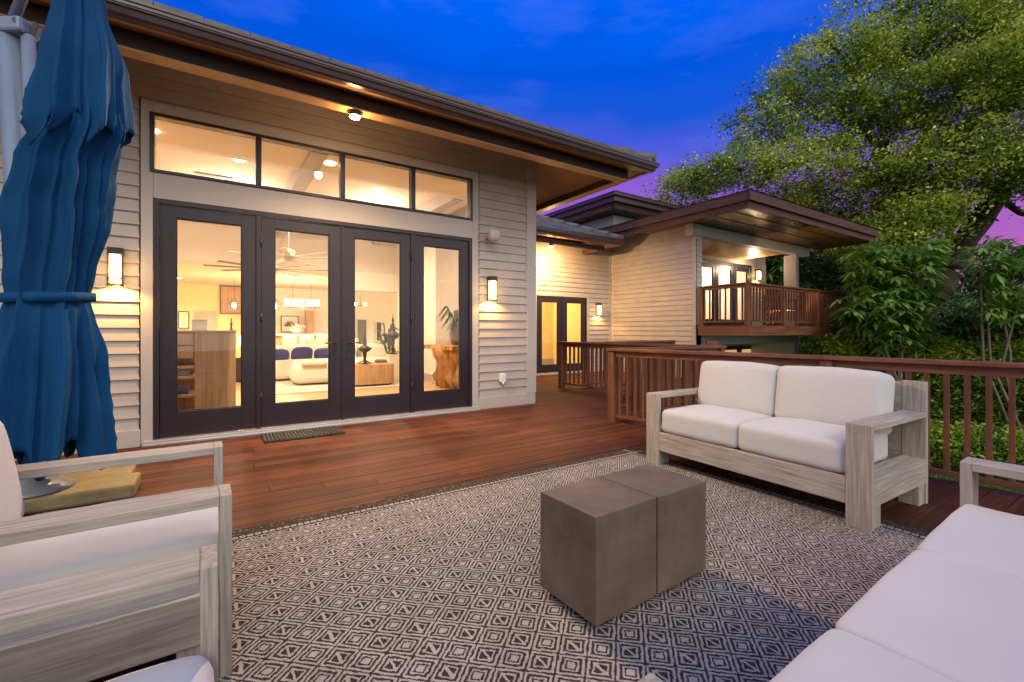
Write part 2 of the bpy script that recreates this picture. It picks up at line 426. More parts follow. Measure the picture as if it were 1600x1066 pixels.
# trims: casing round the glazed wall, water table, corner board, frieze
T = W - .024
boxes('casing', TRM, house, .003, (-.62, -.522, T, W, 0, 3.48), (3.142, 3.25, T, W, 0, 3.48), (-.520, 3.140, T, W, 3.372, 3.48))
m = MB(); m.box(-.520, 3.140, T + .001, W, 2.502, 2.758); m.build('panel', TRM, house, bevel=.002)
boxes('water_table', TRM, house, .003, (-6, -.622, T - .004, W, -.02, .16), (3.252, 4.285, T - .004, W, -.06, .16))
m = MB(); m.box(-6, 4.285, T - .002, W, 3.742, 4.02); m.build('frieze', SID, house, bevel=.002)
boxes('corner_board', TRM, house, .003, (4.12, 4.30, T - .006, W, .162, 3.74), (4.272, 4.298, W + .001, W + .13, -.06, 4.0))
# dark flashing lines beside casings
boxes('flashing', DRK, house, 0, (-.634, -.6225, T + .004, W, .16, 3.49), (3.2515, 3.262, T + .004, W, .16, 3.49))
# returning wall and floor of the corner
m = MB(); siding(m, 'x', 4.28, 1, 5.98, 9.4, -.02, 3.9); m.build('siding', SID, house)
m = MB(); shell(m, 'x', 4.279, 1, .14, 5.99, 9.4, -1.5, 4.0); m.build('wall', SID, house)

# glazed doors -------------------------------------------------------
XM = [-.52, .415, 1.322, 2.235, 3.14]
m = MB()
m.box(-.52, -.475, W - .030, W + .10, .045, 2.5); m.box(3.095, 3.14, W - .030, W + .10, .045, 2.5); m.box(-.475, 3.095, W - .030, W + .10, 2.452, 2.5)
for x in (XM[1], XM[3]): m.box(x - .024, x + .024, W - .027, W + .09, .045, 2.452)
m.box(XM[2] - .012, XM[2] + .012, W - .022, W + .02, .045, 2.452)
m.build('door_frame', DRK, house, bevel=.003)
m = MB(); m.box(-.60, 3.22, W - .11, W + .1, -.001, .044); m.box(-.60, 3.22, W - .145, W - .11, -.001, .022); m.build('threshold', THR, house, bevel=.004)
def door_leaf(x0, x1, z0=.05, z1=2.448, y=W, handle=None, parent=house, gl=None, st=.135, nm='door', top=.125, bot=.255, hx=None):
    m = MB(); yf, yb = y - .006, y + .04
    m.box(x0, x0 + st, yf, yb, z0, z1); m.box(x1 - st, x1, yf, yb, z0, z1); m.box(x0 + st, x1 - st, yf + .0006, yb - .0006, z1 - top, z1); m.box(x0 + st, x1 - st, yf + .0006, yb - .0006, z0, z0 + bot)
    # inner stop bead
    for (a, b_, c, d) in ((x0 + st, x0 + st + .012, z0 + bot, z1 - top), (x1 - st - .012, x1 - st, z0 + bot, z1 - top), (x0 + st + .012, x1 - st - .012, z1 - top - .012, z1 - top), (x0 + st + .012, x1 - st - .012, z0 + bot, z0 + bot + .012)):
        m.box(a, b_, yf + .012, yb - .008, c, d)
    o = m.build(nm, DRK, parent, bevel=.0025)
    g = MB(); g.box(x0 + st + .002, x1 - st - .002, y + .014, y + .020, z0 + bot + .002, z1 - top - .002); g.build('glass_pane', GLS, o)
    if handle:
        h = MB(); xs = (x1 - st * .45) if handle == 'r' else (x0 + st * .45); s_ = -1 if handle == 'r' else 1
        h.box(xs - .02, xs + .02, yf - .010, yf, .80, 1.25); h.tube([(xs, yf - .01, 1.0), (xs, yf - .05, 1.0)], .009, 8)
        h.tube([(xs, yf - .05, 1.0), (xs + s_ * .13, yf - .055, 1.0)], .008, 8)
        h.build('handle', BLKM, o)
    return o
door_leaf(-.472, .389); door_leaf(.441, 1.308, handle='r'); door_leaf(1.336, 2.209, handle='l'); door_leaf(2.261, 3.092)
for z in (.35, 1.25, 2.1):
    for x in (.438, 2.213): MB().tube([(x, W - .034, z), (x, W - .034, z + .1)], .008, 8).build('hinge', BLKM, house)
# transom ---------------------------------------------------------
tr = MB()
tr.box(-.55, 3.15, W - .034, W + .08, 3.335, 3.37); tr.box(-.55, 3.15, W - .034, W + .08, 2.76, 2.795); tr.box(-.55, -.512, W - .033, W + .08, 2.796, 3.334); tr.box(3.112, 3.15, W - .033, W + .08, 2.796, 3.334)
XT = [-.512, .415, 1.327, 2.244, 3.112]
for x in XT[1:4]: tr.box(x - .028, x + .028, W - .031, W + .08, 2.797, 3.333)
tro = tr.build('transom_window', DRK, house, bevel=.004)
for a, b_ in zip(XT, XT[1:]):
    MB().box(a + .025 * (a > -.5), b_ - .025 * (b_ < 3), W + .01, W + .016, 2.80, 3.33).build('glass_pane', GLS, tro)

# main eave -------------------------------------------------------
XE = 5.29
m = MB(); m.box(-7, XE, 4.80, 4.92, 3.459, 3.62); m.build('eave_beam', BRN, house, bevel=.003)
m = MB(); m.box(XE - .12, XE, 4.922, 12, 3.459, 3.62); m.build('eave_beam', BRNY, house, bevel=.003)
m = MB(); m.box(-7, XE + .0, 4.785, 4.935, 3.445, 3.458); m.box(XE - .135, XE + .012, 4.936, 12, 3.445, 3.458); m.build('beam_bead', SOF, house)
m = MB()   # sloping soffit inside the beam (rises to the wall), and the narrow one outside it
m.quad((-7, 4.92, 3.56), (XE - .12, 4.92, 3.56), (4.28, W + .01, 4.0), (-7, W + .01, 4.0))
m.quad((XE - .12, 4.92, 3.56), (XE - .12, 12, 3.56), (4.28, 12, 4.0), (4.28, W + .01, 4.0))
m.quad((-7, 4.6, 3.572), (5.49, 4.6, 3.572), (XE, 4.8, 3.61), (-7, 4.8, 3.61))
m.quad((5.49, 4.6, 3.572), (5.49, 12, 3.572), (XE, 12, 3.61), (XE, 4.8, 3.61))
m.build('soffit', SOF, house)
# gutter: moulded front, real trough
def gutter_profile(y0, z0, sg=1, h=.125, wd=.13):
    return [(y0 + .0, z0), (y0 - wd * .45, z0), (y0 - wd * .62, z0 + h * .12), (y0 - wd * .72, z0 + h * .42), (y0 - wd * .92, z0 + h * .60), (y0 - wd * .92, z0 + h * .78), (y0 - wd, z0 + h * .82), (y0 - wd, z0 + h), (y0 - wd * .9, z0 + h), (y0 - wd * .86, z0 + h * .5), (y0 - .01, z0 + .012)]
def gutter_x(m, x0, x1, y0, z0, mit0=False, mit1=True, h=.125, wd=.13):
    pr = gutter_profile(y0, z0, h=h, wd=wd); n = len(pr); i0 = len(m.v)
    for (y, z) in pr: m.v.append((x0, y, z))
    for (y, z) in pr: m.v.append((x1 + (y0 - y if mit1 else 0), y, z))
    for k in range(n - 1): m.f.append((i0 + k, i0 + k + 1, i0 + n + k + 1, i0 + n + k)); m.a.append(0); m.sm.append(False)
def gutter_y(m, x0, y0, y1, z0, h=.125, wd=.13, sg=1):
    pr = gutter_profile(0, z0, h=h, wd=wd); n = len(pr); i0 = len(m.v)
    for (d, z) in pr: m.v.append((x0 - sg * d, y0 + d, z))
    for (d, z) in pr: m.v.append((x0 - sg * d, y1, z))
    for k in range(n - 1): m.f.append((i0 + k, i0 + k + 1, i0 + n + k + 1, i0 + n + k)); m.a.append(0); m.sm.append(False)
m = MB(); gutter_x(m, -7, 5.50, 4.60, 3.562); gutter_y(m, 5.50, 4.60, 12, 3.562); m.build('gutter', GUT, house)
# tiled roof
def tile_roof(m, x0, x1, y0, z0, slope, ny, hip0=False, hip1=True, dy=.34, tw=.33, th=.032, rr=random.Random(5)):
    for i in range(ny):
        ya, yb = y0 + i * dy, y0 + (i + 1) * dy + .05
        a0 = x0 + (i * dy if hip0 else 0); a1 = x1 - (i * dy if hip1 else 0); x = a0 - (i % 2) * tw / 2
        while x < a1:
            xa, xb = max(x, a0), min(x + tw - .008, a1); x += tw
            if xb - xa < .03: continue
            j = rr.uniform(-.004, .006); za, zb = z0 + (ya - y0) * slope + j, z0 + (yb - y0) * slope + j
            i0 = len(m.v); c = rr.random()
            for (yy, zz) in ((ya, za + .02), (yb, zb - .012)):
                m.v += [(xa, yy, zz), (xb, yy, zz), (xb, yy, zz + th), (xa, yy, zz + th)]
            for f in ((0, 1, 2, 3), (4, 7, 6, 5), (3, 2, 6, 7), (0, 4, 5, 1), (1, 5, 6, 2), (0, 3, 7, 4)): m.f.append(tuple(i0 + k for k in f)); m.a.append(c); m.sm.append(False)
m = MB(); tile_roof(m, -7, 5.60, 4.52, 3.69, .43, 4); m.build('roof', TILE, house)
m = MB(); rz = 3.72
m.quad((-7, 5.7, rz + .48), (4.4, 5.7, rz + .48), (-.8, 10.9, 6.4), (-7, 10.9, 6.4)); m.quad((5.6, 4.52, rz), (5.6, 17, rz), (-.8, 17, 6.4), (-.8, 10.9, 6.4)); m.quad((-7, 10.9, 6.4), (-.8, 10.9, 6.4), (-.8, 17, 6.4), (-7, 20, 3.7))
m.quad((-7, 4.55, rz - .02), (5.6, 4.55, rz - .02), (4.4, 5.75, rz + .48), (-7, 5.75, rz + .48)); m.build('roof', TILE, house)
m = MB()
for k in range(12): p = Vector((5.60, 4.53, 3.76)) + Vector((-.28, .28, .12)) * k; m.tube([p, p + Vector((-.33, .33, .12))], [.085, .07], 12)
m.build('roof_ridge', TILE, house)

# rear link: wall Y=9.4 -------------------------------------------
YR = 9.4
ops = [(6.86, 8.78, -.1, 2.16)]
m = MB(); siding(m, 'y', YR, -1, 4.28, 9.56, .1, 3.52, ops); m.build('siding', SID, house)
m = MB(); shell(m, 'y', YR, -1, .14, 4.28, 9.66, -1.5, 4.0, [(6.94, 8.69, .0, 2.07)]); m.build('wall', SID, house)
boxes('casing', TRM, house, .003, (6.86, 6.94, YR - .024, YR, 0, 2.16), (8.69, 8.78, YR - .024, YR, 0, 2.16), (6.94, 8.69, YR - .0235, YR, 2.07, 2.16), (8.78, 9.56, YR - .026, YR, -.02, .12))
m = MB(); m.box(9.56, 9.645, YR - .028, YR, -.02, 3.6); m.build('corner_board', TRM, house)
m = MB(); m.box(6.94, 6.98, YR - .02, YR + .08, .04, 2.07); m.box(8.65, 8.69, YR - .02, YR + .08, .04, 2.07); m.box(6.98, 8.65, YR - .02, YR + .08, 2.035, 2.07); m.box(7.795, 7.835, YR - .018, YR + .05, .04, 2.035); m.build('door_frame', DRK, house, bevel=.003)
m = MB(); m.box(6.88, 8.75, YR - .09, YR + .08, .0, .04); m.build('threshold', TRM, house)
door_leaf(6.985, 7.79, .045, 2.03, YR, handle=None, st=.14, top=.12, bot=.2)
d = door_leaf(7.84, 8.645, .045, 2.03, YR, handle=None, st=.14, top=.12, bot=.2)
# rear roof: gutter Y 8.4
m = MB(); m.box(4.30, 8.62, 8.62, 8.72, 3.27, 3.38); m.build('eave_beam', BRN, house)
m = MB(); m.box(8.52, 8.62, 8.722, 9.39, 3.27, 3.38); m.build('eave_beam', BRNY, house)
m = MB(); m.quad((4.3, 8.72, 3.34), (8.52, 8.72, 3.34), (8.52, YR, 3.60), (4.3, YR, 3.60)); m.quad((4.3, 8.42, 3.40), (9.0, 8.42, 3.40), (9.0, 8.62, 3.42), (4.3, 8.62, 3.42)); m.quad((8.62, 8.62, 3.42), (9.0, 8.5, 3.42), (9.0, YR, 3.42), (8.62, YR, 3.42)); m.build('soffit', SOF, house)
m = MB(); gutter_x(m, 4.3, 8.98, 8.44, 3.41, h=.14, wd=.14); gutter_y(m, 8.98, 8.44, 9.39, 3.41, h=.14, wd=.14); m.build('gutter', GUT, house)
m = MB(); tile_roof(m, 4.3, 9.08, 8.36, 3.55, .43, 9); m.build('roof', TILE, house)
m = MB(); m.quad((4.3, 8.38, 3.53), (9.06, 8.38, 3.53), (6.1, 11.4, 4.82), (4.3, 11.4, 4.82)); m.quad((9.06, 8.38, 3.53), (9.06, 12, 3.53), (6.1, 12, 4.82), (6.1, 11.4, 4.82)); m.build('roof', TILE, house)
m = MB()
for k in range(10): p = Vector((9.06, 8.38, 3.60)) + Vector((-.28, .28, .12)) * k; m.tube([p, p + Vector((-.33, .33, .12))], [.085, .07], 10)
m.build('roof_ridge', TILE, house)
# pavilion behind
m = MB(); m.box(11.0, 16.5, 10.6, 15, 3.0, 4.98); m.build('wall', GRYT, house)
m = MB(); m.box(10.36, 17, 9.94, 10.06, 4.96, 5.20); m.build('fascia', BRN, house); m = MB(); m.box(10.36, 10.48, 10.062, 16, 4.96, 5.20); m.build('fascia', BRNY, house)
m = MB(); m.box(10.5, 17, 10.08, 15, 5.0, 5.04); m.build('soffit', BRN, house)
m = MB(); m.box(10.24, 17.1, 9.82, 9.937, 5.14, 5.34); m.box(10.24, 10.357, 9.938, 16, 5.14, 5.34); m.box(10.16, 17.1, 9.74, 9.817, 5.30, 5.42); m.box(10.16, 10.237, 9.818, 16, 5.30, 5.42); m.build('gutter', GUT, house, bevel=.02)
m = MB(); m.quad((10.14, 9.72, 5.42), (18, 9.72, 5.42), (16, 13.2, 6.6), (13.6, 13.2, 6.6)); m.quad((10.14, 9.72, 5.42), (13.6, 13.2, 6.6), (13.6, 18, 6.6), (10.14, 18, 5.42)); m.build('roof', TILE, house)

# raised wing -----------------------------------------------------
XW, YW = 9.66, 6.61
m = MB(); siding(m, 'x', XW, -1, YW + .1, YR - .03, -1.4, 3.72, pitch=.128, off=.0); m.build('siding', SID, house)
m = MB(); shell(m, 'x', XW, -1, .16, YW, 12, -1.5, 3.8); m.build('wall', SID, house)
boxes('corner_board', TRM, house, .002, (XW - .022, XW, YW - .0, YW + .10, -1.45, 3.5), (XW - .020, XW, YR - .10, YR - .029, -.02, 3.6))
m = MB(); siding(m, 'y', YW, -1, XW, 9.86, 1.3, 3.43, pitch=.128, off=0); m.build('siding', GRYT, house)
m = MB(); m.box(XW, 9.86, YW, YW + .16, -1.5, 3.44); m.build('wall', GRYT, house)
m = MB(); m.box(9.47, 15.35, YW - .03, YW + .16, 3.445, 3.70); m.build('balcony_beam', GRYT, house, bevel=.006)
m = MB(); m.box(9.46, 9.62, YW - .034, YW + .17, 3.43, 3.705); m.build('beam_end', TRM, house, bevel=.006)
m = MB(); m.box(14.57, 14.72, YW, YW + .36, 1.28, 3.442); m.build('column', TRM, house, bevel=.006)
m = MB(); m.box(9.86, 14.19, YW + .17, 8.2, 3.44, 3.47); m.build('balcony_ceiling', SOF, house)
# recessed wall
YB = 8.2
bops = [(11.6, 14.9, 1.28, 3.49)]
m = MB(); siding(m, 'y', YB, -1, 9.82, 15.75, 1.28, 3.44, [(11.52, 14.98, 1.2, 3.3)], pitch=.128, off=0); m.build('siding', SID, house)
m = MB(); shell(m, 'y', YB, -1, .14, 9.82, 15.89, -1.5, 3.8, [(11.6, 14.9, 1.3, 3.24)]); m.box(15.75, 15.89, YB - .02, YB, 1.28, 3.44); m.box(15.76, 15.9, YB + .01, 12, -1.5, 3.8); m.build('wall', SID, house)
boxes('casing', BLKM, house, 0, (11.52, 11.6, YB - .02, YB, 1.28, 3.32), (14.9, 14.98, YB - .02, YB, 1.28, 3.32), (11.6, 14.9, YB - .019, YB, 3.24, 3.32))
bx = [11.6, 12.12, 12.94, 13.96, 14.9]; bx = [11.62, 12.06, 12.96, 13.95, 14.88]
for a, b_ in zip(bx, bx[1:]): door_leaf(a + .01, b_ - .01, 1.30, 3.23, YB, st=.15, top=.13, bot=.2)
# balcony floor and fascia
m = MB(); m.box(9.60, 14.93, 5.30, YW - .002, 1.235, 1.27); m.box(9.86, 14.93, YW, 8.2, 1.235, 1.268); m.build('balcony_floor', IPE, house)
m = MB(); m.box(9.60, 14.93, 5.28, 5.33, 1.045, 1.262); m.build('balcony_fascia', RAILX, house, bevel=.004)
boxes('balcony_fascia', RAILY, house, .004, (9.57, 9.62, 5.281, YW - .1, 1.044, 1.263), (14.9, 14.95, 5.281, 8, 1.044, 1.263))
m = MB(); m.box(9.68, 14.9, 5.33, 8.1, 1.10, 1.16); m.build('balcony_underside', BRN, house)
# lower storey under the balcony
m = MB(); m.box(9.82, 14.76, YW + .0, YW + .16, .80, 1.09); m.box(14.45, 14.76, YW + .001, YW + .22, -1.5, .80); m.build('wall', GRYT, house, bevel=.005)
m = MB(); m.box(9.82, 15.5, 8.05, 8.19, -1.5, 1.1); m.box(14.62, 14.7, YW + .23, 8.05, -1.5, 1.0); m.build('wall', GRYT, house)
m = MB(); m.box(12.9, 14.9, 8.02, 8.05, -1.45, .66); lw = m.build('window', DRK, house)
LWG = emit('dim_window', (1, .62, .25), .55)
m = MB(); m.box(13.05, 13.8, 8.012, 8.019, -1.2, .55); m.box(14.1, 14.75, 8.012, 8.019, -1.2, .55); m.build('pane', LWG, lw)
# wing roof, low slope with stepped fascia
zb = 3.70
BRF = wood('wing_fascia', (.035, .014, .010), (.07, .030, .020), (.11, .05, .033), 'X', .5, streak=.6)
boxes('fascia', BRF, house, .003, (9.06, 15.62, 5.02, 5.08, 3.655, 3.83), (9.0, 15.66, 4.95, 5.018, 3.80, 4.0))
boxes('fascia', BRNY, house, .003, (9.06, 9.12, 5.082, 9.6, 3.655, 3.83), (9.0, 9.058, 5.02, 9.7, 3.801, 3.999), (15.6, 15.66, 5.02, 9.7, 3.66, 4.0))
m = MB(); m.box(9.121, 15.6, 5.081, 12, 3.72, 3.75); m.build('soffit', SOFD, house)
boxes('soffit_batten', BRN, house, 0, *[(9.2, 15.5, y, y + .02, 3.710, 3.719) for y in (5.5, 5.95)])
m = MB(); m.quad((8.97, 4.92, 4.0), (15.69, 4.92, 4.0), (13.4, 7.4, 4.28), (11.2, 7.4, 4.28)); m.quad((8.97, 4.92, 4.0), (11.2, 7.4, 4.28), (11.2, 12, 4.28), (8.97, 12, 4.0)); m.quad((15.69, 4.92, 4.0), (15.69, 12, 4.0), (13.4, 12, 4.28), (13.4, 7.4, 4.28)); m.quad((8.97, 4.92, 4.0), (8.97, 12, 4.0), (15.69, 12, 4.0), (15.69, 4.92, 4.0)); m.build('roof', TILE, house)

# ================================================================= INTERIOR
m = MB(); m.box(-3.6, 4.15, 6.0, 12.0, -.06, 0); m.box(-3.6, 9.5, 12.0, 18.5, -.06, 0); m.build('interior_floor', FLR, house)
m = MB()
m.box(-3.7, -3.6, 6.0, 18.5, 0, 3.6); m.box(-3.6, -.56, 5.995, 6.02, 0, 3.6); m.box(3.16, 4.15, 5.995, 6.02, 0, 3.6); m.box(-.56, 3.16, 5.995, 6.02, 3.38, 3.6); m.box(-.56, 3.16, 5.995, 6.02, 2.51, 2.75)
m.build('interior_wall', INW, house)
m = MB(); shell(m, 'x', 4.15, -1, .1, 6.0, 12.0, 0, 3.75, [(7.4, 9.3, 2.25, 2.85)]); m.box(3.0, 9.5, 12.0, 12.08, 2.2, 2.68); m.build('interior_wall', INW, house)
m = MB(); m.box(-3.6, 9.5, 18.5, 18.6, 0, 2.75); m.build('interior_wall', INW, house)
m = MB(); m.box(-3.6, .9, 18.40, 18.49, 0, 2.75); m.build('interior_wall', INY, house)
m = MB(); m.box(9.4, 9.5, 12.1, 18.5, 0, 2.75); m.box(4.3, 9.4, 12.1, 12.2, 0, 2.7); m.build('interior_wall', INW, house)
m = MB(); m.box(-3.6, 4.15, 6.0, 7.0, 3.42, 3.46); m.box(-3.6, 4.15, 7.0, 12.1, 3.62, 3.66); m.box(-3.6, 4.15, 7.0, 7.04, 3.46, 3.62); m.box(-3.6, 4.15, 11.8, 12.0, 3.50, 3.62)
m.box(-3.6, 4.15, 12.0, 12.08, 2.68, 3.62); m.box(-3.6, 9.5, 12.08, 18.5, 2.72, 2.76); m.build('interior_ceiling', INC, house)
m = MB(); m.box(1.0, 1.2, 6.02, 12, 3.36, 3.419); m.box(1.0, 1.2, 7.0, 11.8, 3.42, 3.61); m.box(-2.2, -2.0, 7.0, 11.8, 3.40, 3.61); m.box(3.4, 3.6, 7.0, 11.8, 3.40, 3.61); m.build('ceiling_beam', TRM, house, bevel=.004)
m = MB(); m.box(4.10, 4.149, 6.1, 11.9, 0, .16); m.build('skirting', TRM, house)
for x, y in ((.0, 8.6), (1.95, 9.4)):
    m = MB(); m.box(x - .25, x + .25, y - .05, y + .05, 3.60, 3.619); m.build('ceiling_vent', THR, house)
m = MB(); m.box(4.135, 4.15, 7.35, 9.35, 2.2, 2.25); m.box(4.135, 4.15, 7.35, 9.35, 2.85, 2.90); m.box(4.135, 4.15, 7.35, 7.4, 2.25, 2.85); m.box(4.135, 4.15, 9.3, 9.35, 2.25, 2.85); hw = m.build('high_window', TRM, house)
MB().box(4.16, 4.165, 7.4, 9.3, 2.25, 2.85).build('glass_pane', GLS, hw)
boxes('switch_plate', WHT, house, 0, *[(4.14, 4.149, y, y + .08, 1.15, 1.27) for y in (8.9, 9.15)])
WARM = (1, .76, .50); YEL = (1, .66, .28)
DL = emit('downlight_glow', (1, .8, .55), 25)
def downlight(x, y, z, e, c=WARM):
    m = MB(); m.lathe((x, y, z - .012), [(.07, 0), (.07, .01)], 16); o = m.build('downlight', DL, house)
    lamp('SPOT', 'downlight_lamp', (x, y, z - .03), e, c, .06, 150, (0, 0, -1), .8)
LIV = 390
for x, y in ((-2.2, 8.2), (-.4, 10.2), (2.4, 7.9), (2.6, 10.4), (.3, 7.6)): downlight(x, y, 3.62, LIV)
for x, y, c in ((-1.8, 13.6, YEL), (-.9, 16.6, YEL), (1.8, 14.5, WARM), (4.4, 15.2, WARM), (6.8, 15.5, WARM)): downlight(x, y, 2.72, LIV * 1.7, c)
downlight(1.30, 6.45, 3.42, 110); downlight(-.6, 6.5, 3.42, 120)  # second one is added to brighten the cabinet front
for i, (x, y, z, e, c) in enumerate(((.3, 9.0, 3.3, 90, WARM), (2.6, 8.6, 3.3, 60, WARM), (-2.6, 14.6, 2.3, 170, YEL), (6.4, 14.0, 2.4, 130, WARM))):
    lamp('POINT', 'room_fill', (x, y, z), e, c, .03)  # bare points without fittings, added to brighten the living and dining rooms
# rear entrance room
m = MB(); m.box(6.5, 9.6, 9.56, 11.9, -.05, 0); m.build('interior_floor', FLR, house)
m = MB(); m.box(6.4, 6.5, 9.56, 11.9, 0, 2.9); m.box(9.5, 9.6, 9.56, 11.9, 0, 2.9); m.box(6.5, 9.5, 11.9, 11.99, 0, 2.9); m.box(6.4, 9.6, 9.56, 11.9, 2.6, 2.7); m.build('interior_wall', INY, house)
m = MB(); m.box(6.5, 9.5, 11.88, 11.899, 0, .22); m.build('skirting', TRM, house)
lamp('POINT', 'entrance_fill', (7.75, 11.4, 2.0), 130, (1, .72, .40), .05)  # added unseen point that lights the entrance room, no fitting
# balcony room
m = MB(); m.box(10, 15.6, 8.36, 11.9, 1.2, 1.25); m.build('interior_floor', FLR, house)
m = MB(); m.box(9.9, 10, 8.36, 11.9, 1.2, 3.7); m.box(10, 15.7, 11.3, 11.4, 1.2, 3.7); m.box(10, 15.6, 8.36, 11.9, 3.55, 3.6); m.build('interior_wall', INW, house)
lamp('POINT', 'bedroom_fill', (14.5, 9.9, 3.0), 170, WARM, .05)  # no fitting here: point added to brighten the room behind the balcony doors
MB().box(15.6, 15.7, 8.36, 11.3, 1.2, 3.6).build('interior_wall', INW, house)
lamp('SPOT', 'soffit_fill', (12.2, 5.75, 1.36), 110, (1, .62, .28), .05, 140, (-.1, .02, 1), .8)  # bare spot hidden behind the railing, added to brighten the soffit
lamp('POINT', 'balcony_fill', (14.2, 7.7, 3.2), 60, WARM, .04)  # added point with no fitting, brightens the balcony recess
# ================================================================= LIGHT FITTINGS
def sconce(x, y, z0, z1, wdt, label, e=9, face=-1):
    """wall lantern: flat back plate, dark cap, lit glass box in a thin cage; z0..z1 outer height"""
    t = thing('wall_sconce', label, 'wall light', (x, y, z0), 0, 'wall lanterns'); d = .11; h = wdt / 2; yo = y - .02
    m = MB(); m.box(x - h * .7, x + h * .7, y - .018, y, z0, z1); m.build('back_plate', BLKM, t, bevel=.002)
    m = MB(); m.box(x - h, x + h, yo - d, yo, z1 - (z1 - z0) * .17, z1); m.build('cap', BLKM, t, bevel=.003)
    m = MB(); zc = z1 - (z1 - z0) * .17
    for sx in (-1, 1):
        for yy in (yo - d + .005, yo - .008): m.box(x + sx * h - .005 * (sx > 0) - .004 * (sx < 0) * 0, x + sx * (h - .010), yy - .005, yy + .005, z0, zc)
    m.box(x - h, x + h, yo - d, yo - d + .01, z0, z0 + .01); m.box(x - h, x + h, yo - .012, yo - .002, z0, z0 + .01)
    m.box(x - h, x - h + .01, yo - d + .01, yo - .012, z0, z0 + .01); m.box(x + h - .01, x + h, yo - d + .01, yo - .012, z0, z0 + .01)
    m.box(x - h, x + h, yo - d, yo - d + .008, z0 + (zc - z0) * .22, z0 + (zc - z0) * .26); m.build('cage', BLKM, t)
    m = MB(); m.box(x - h + .016, x + h - .016, yo - d + .014, yo - .016, z0 + .03, zc - .002); m.build('lamp_glass', FROST, t, bevel=.004)
    lamp('POINT', 'lantern_glow', (x, yo - d - .03, (z0 + z1) / 2 - .03), e * .10, (1, .56, .18), .05, parent=t)
    lamp('SPOT', 'sconce_lamp', (x, yo - d / 2, z0 + .02), e * .68, (1, .50, .12), .02, 165, (0, .12, -1), .5, t)
    return t
sconce(3.44, W - .022, 1.59, 1.955, .115, 'lit black wall lantern on the siding right of the glass doors', 60)
sconce(-.80, W - .022, 1.58, 1.95, .115, 'lit black wall lantern left of the glass doors, half hidden by the blue umbrella', 80)
sconce(9.08, YR - .022, 1.57, 1.93, .115, 'small lit wall lantern beside the far yellow glass doors', 45)
sconce(15.27, YB - .022, 2.85, 3.22, .16, 'lit wall lantern on the upper balcony beside its doors', 60)
def flood(x, y, z, ztop, label, e, aim, ang=150, lc=(1, .68, .36)):
    t = thing('eave_spotlight', label, 'spotlight', (x, y, ztop), 0, 'spotlights under the eaves')
    m = MB(); m.lathe((x, y, ztop - .02), [(.05, 0), (.05, .02)], 20); m.build('base', BLKM, t)
    m = MB(); m.tube([(x, y, ztop - .02), (x, y, z + .05)], .012, 8); m.tube([Vector((x, y, z + .09)), Vector((x, y, z + .0)) + Vector(aim).normalized() * .0], [.035, .058], 18, sm=True); m.build('head', BLKM, t)
    m = MB(); m.lathe((x, y, z - .012), [(.02, -.012), (.045, -.004), (.052, .008)], 18); m.build('lens', HOT, t)
    lamp('POINT', 'spill_fill', (x, y, z - .04), e * (.028 if e > 700 else .12), (1, .58, .26), .05, parent=t)  # weak extra fill added to lift the upper wall near the spotlight
    lamp('SPOT', 'spot_lamp', (x, y, z - .035), e, lc, .035, ang, aim, .9, t)
flood(1.23, 4.86, 3.40, 3.459, 'lit spotlight under the main eave above the glass doors', 830, (0, -.42, -.9), 174)
flood(6.86, 8.68, 3.21, 3.27, 'lit spotlight under the low eave above the far doors', 620, (.45, .30, -.8), 176, (1, .58, .22))
# speaker and outlet box on the wall
t = thing('outdoor_speaker', 'small beige outdoor speaker high on the siding, above the wall lantern', 'speaker', (3.40, 5.83, 2.5))
m = MB(); c = (3.40, 5.66, 2.53)
cushion(m, 3.32, 3.50, 5.58, 5.72, 2.47, 2.62, .05, (.01, .01), 8); m.build('housing', TRM, t)
m = MB(); m.tube([(3.40, 5.84, 2.53), (3.40, 5.70, 2.54)], .025, 10); m.lathe((0, 0, 0), [(0.0, 0), (0, 0)], 3) if False else None; m.build('bracket', TRM, t)
t = thing('junction_box', 'white electrical box low on the siding right of the doors', 'electrical box', (3.66, 5.83, .38))
m = MB(); m.box(3.60, 3.70, 5.77, 5.835, .37, .50); m.build('cover', WHT, t, bevel=.012)
m = MB(); m.lathe((3.65, 5.79, .33), [(.02, 0), (.024, .05)], 12); m.build('conduit', WHT, t)

# doormat
t = thing('doormat', 'grey ribbed doormat on the deck in front of the glass doors', 'doormat', (.8, 5.4, .004))
m = MB(); m.box(.42, 1.22, 5.22, 5.66, .003, .012); m.build('backing', BLKM, t)
m = MB(); x = .43
RIB = paint('mat_rib', (.035, .033, .032), .9, .3, 30)
while x < 1.20: m.box(x, x + .020, 5.23, 5.65, .012, .021); x += .034
m.build('rib', RIB, t)

# ================================================================= RUG
mat, t_, b = nmat('rug_weave'); setc(b, (.5, .5, .5), .95, 0, .1)
def M(op, a, b_=None, c=None):
    n = add(t_, 'ShaderNodeMath', operation=op)
    for i, q in enumerate((a, b_, c)):
        if q is None: continue
        if isinstance(q, (int, float)): n.inputs[i].default_value = q
        else: t_.links.new(q, n.inputs[i])
    return n.outputs[0]
v = coords(t_); wob = noise(t_, v, 55, 2); sepc = add(t_, 'ShaderNodeSeparateXYZ'); t_.links.new(v.outputs[0], sepc.inputs[0])
wsep = add(t_, 'ShaderNodeSeparateColor'); t_.links.new(wob.outputs['Color'], wsep.inputs[0])
X = M('ADD', sepc.outputs[0], M('MULTIPLY', M('SUBTRACT', wsep.outputs[0], .5), .012)); Y = M('ADD', sepc.outputs[1], M('MULTIPLY', M('SUBTRACT', wsep.outputs[1], .5), .012))
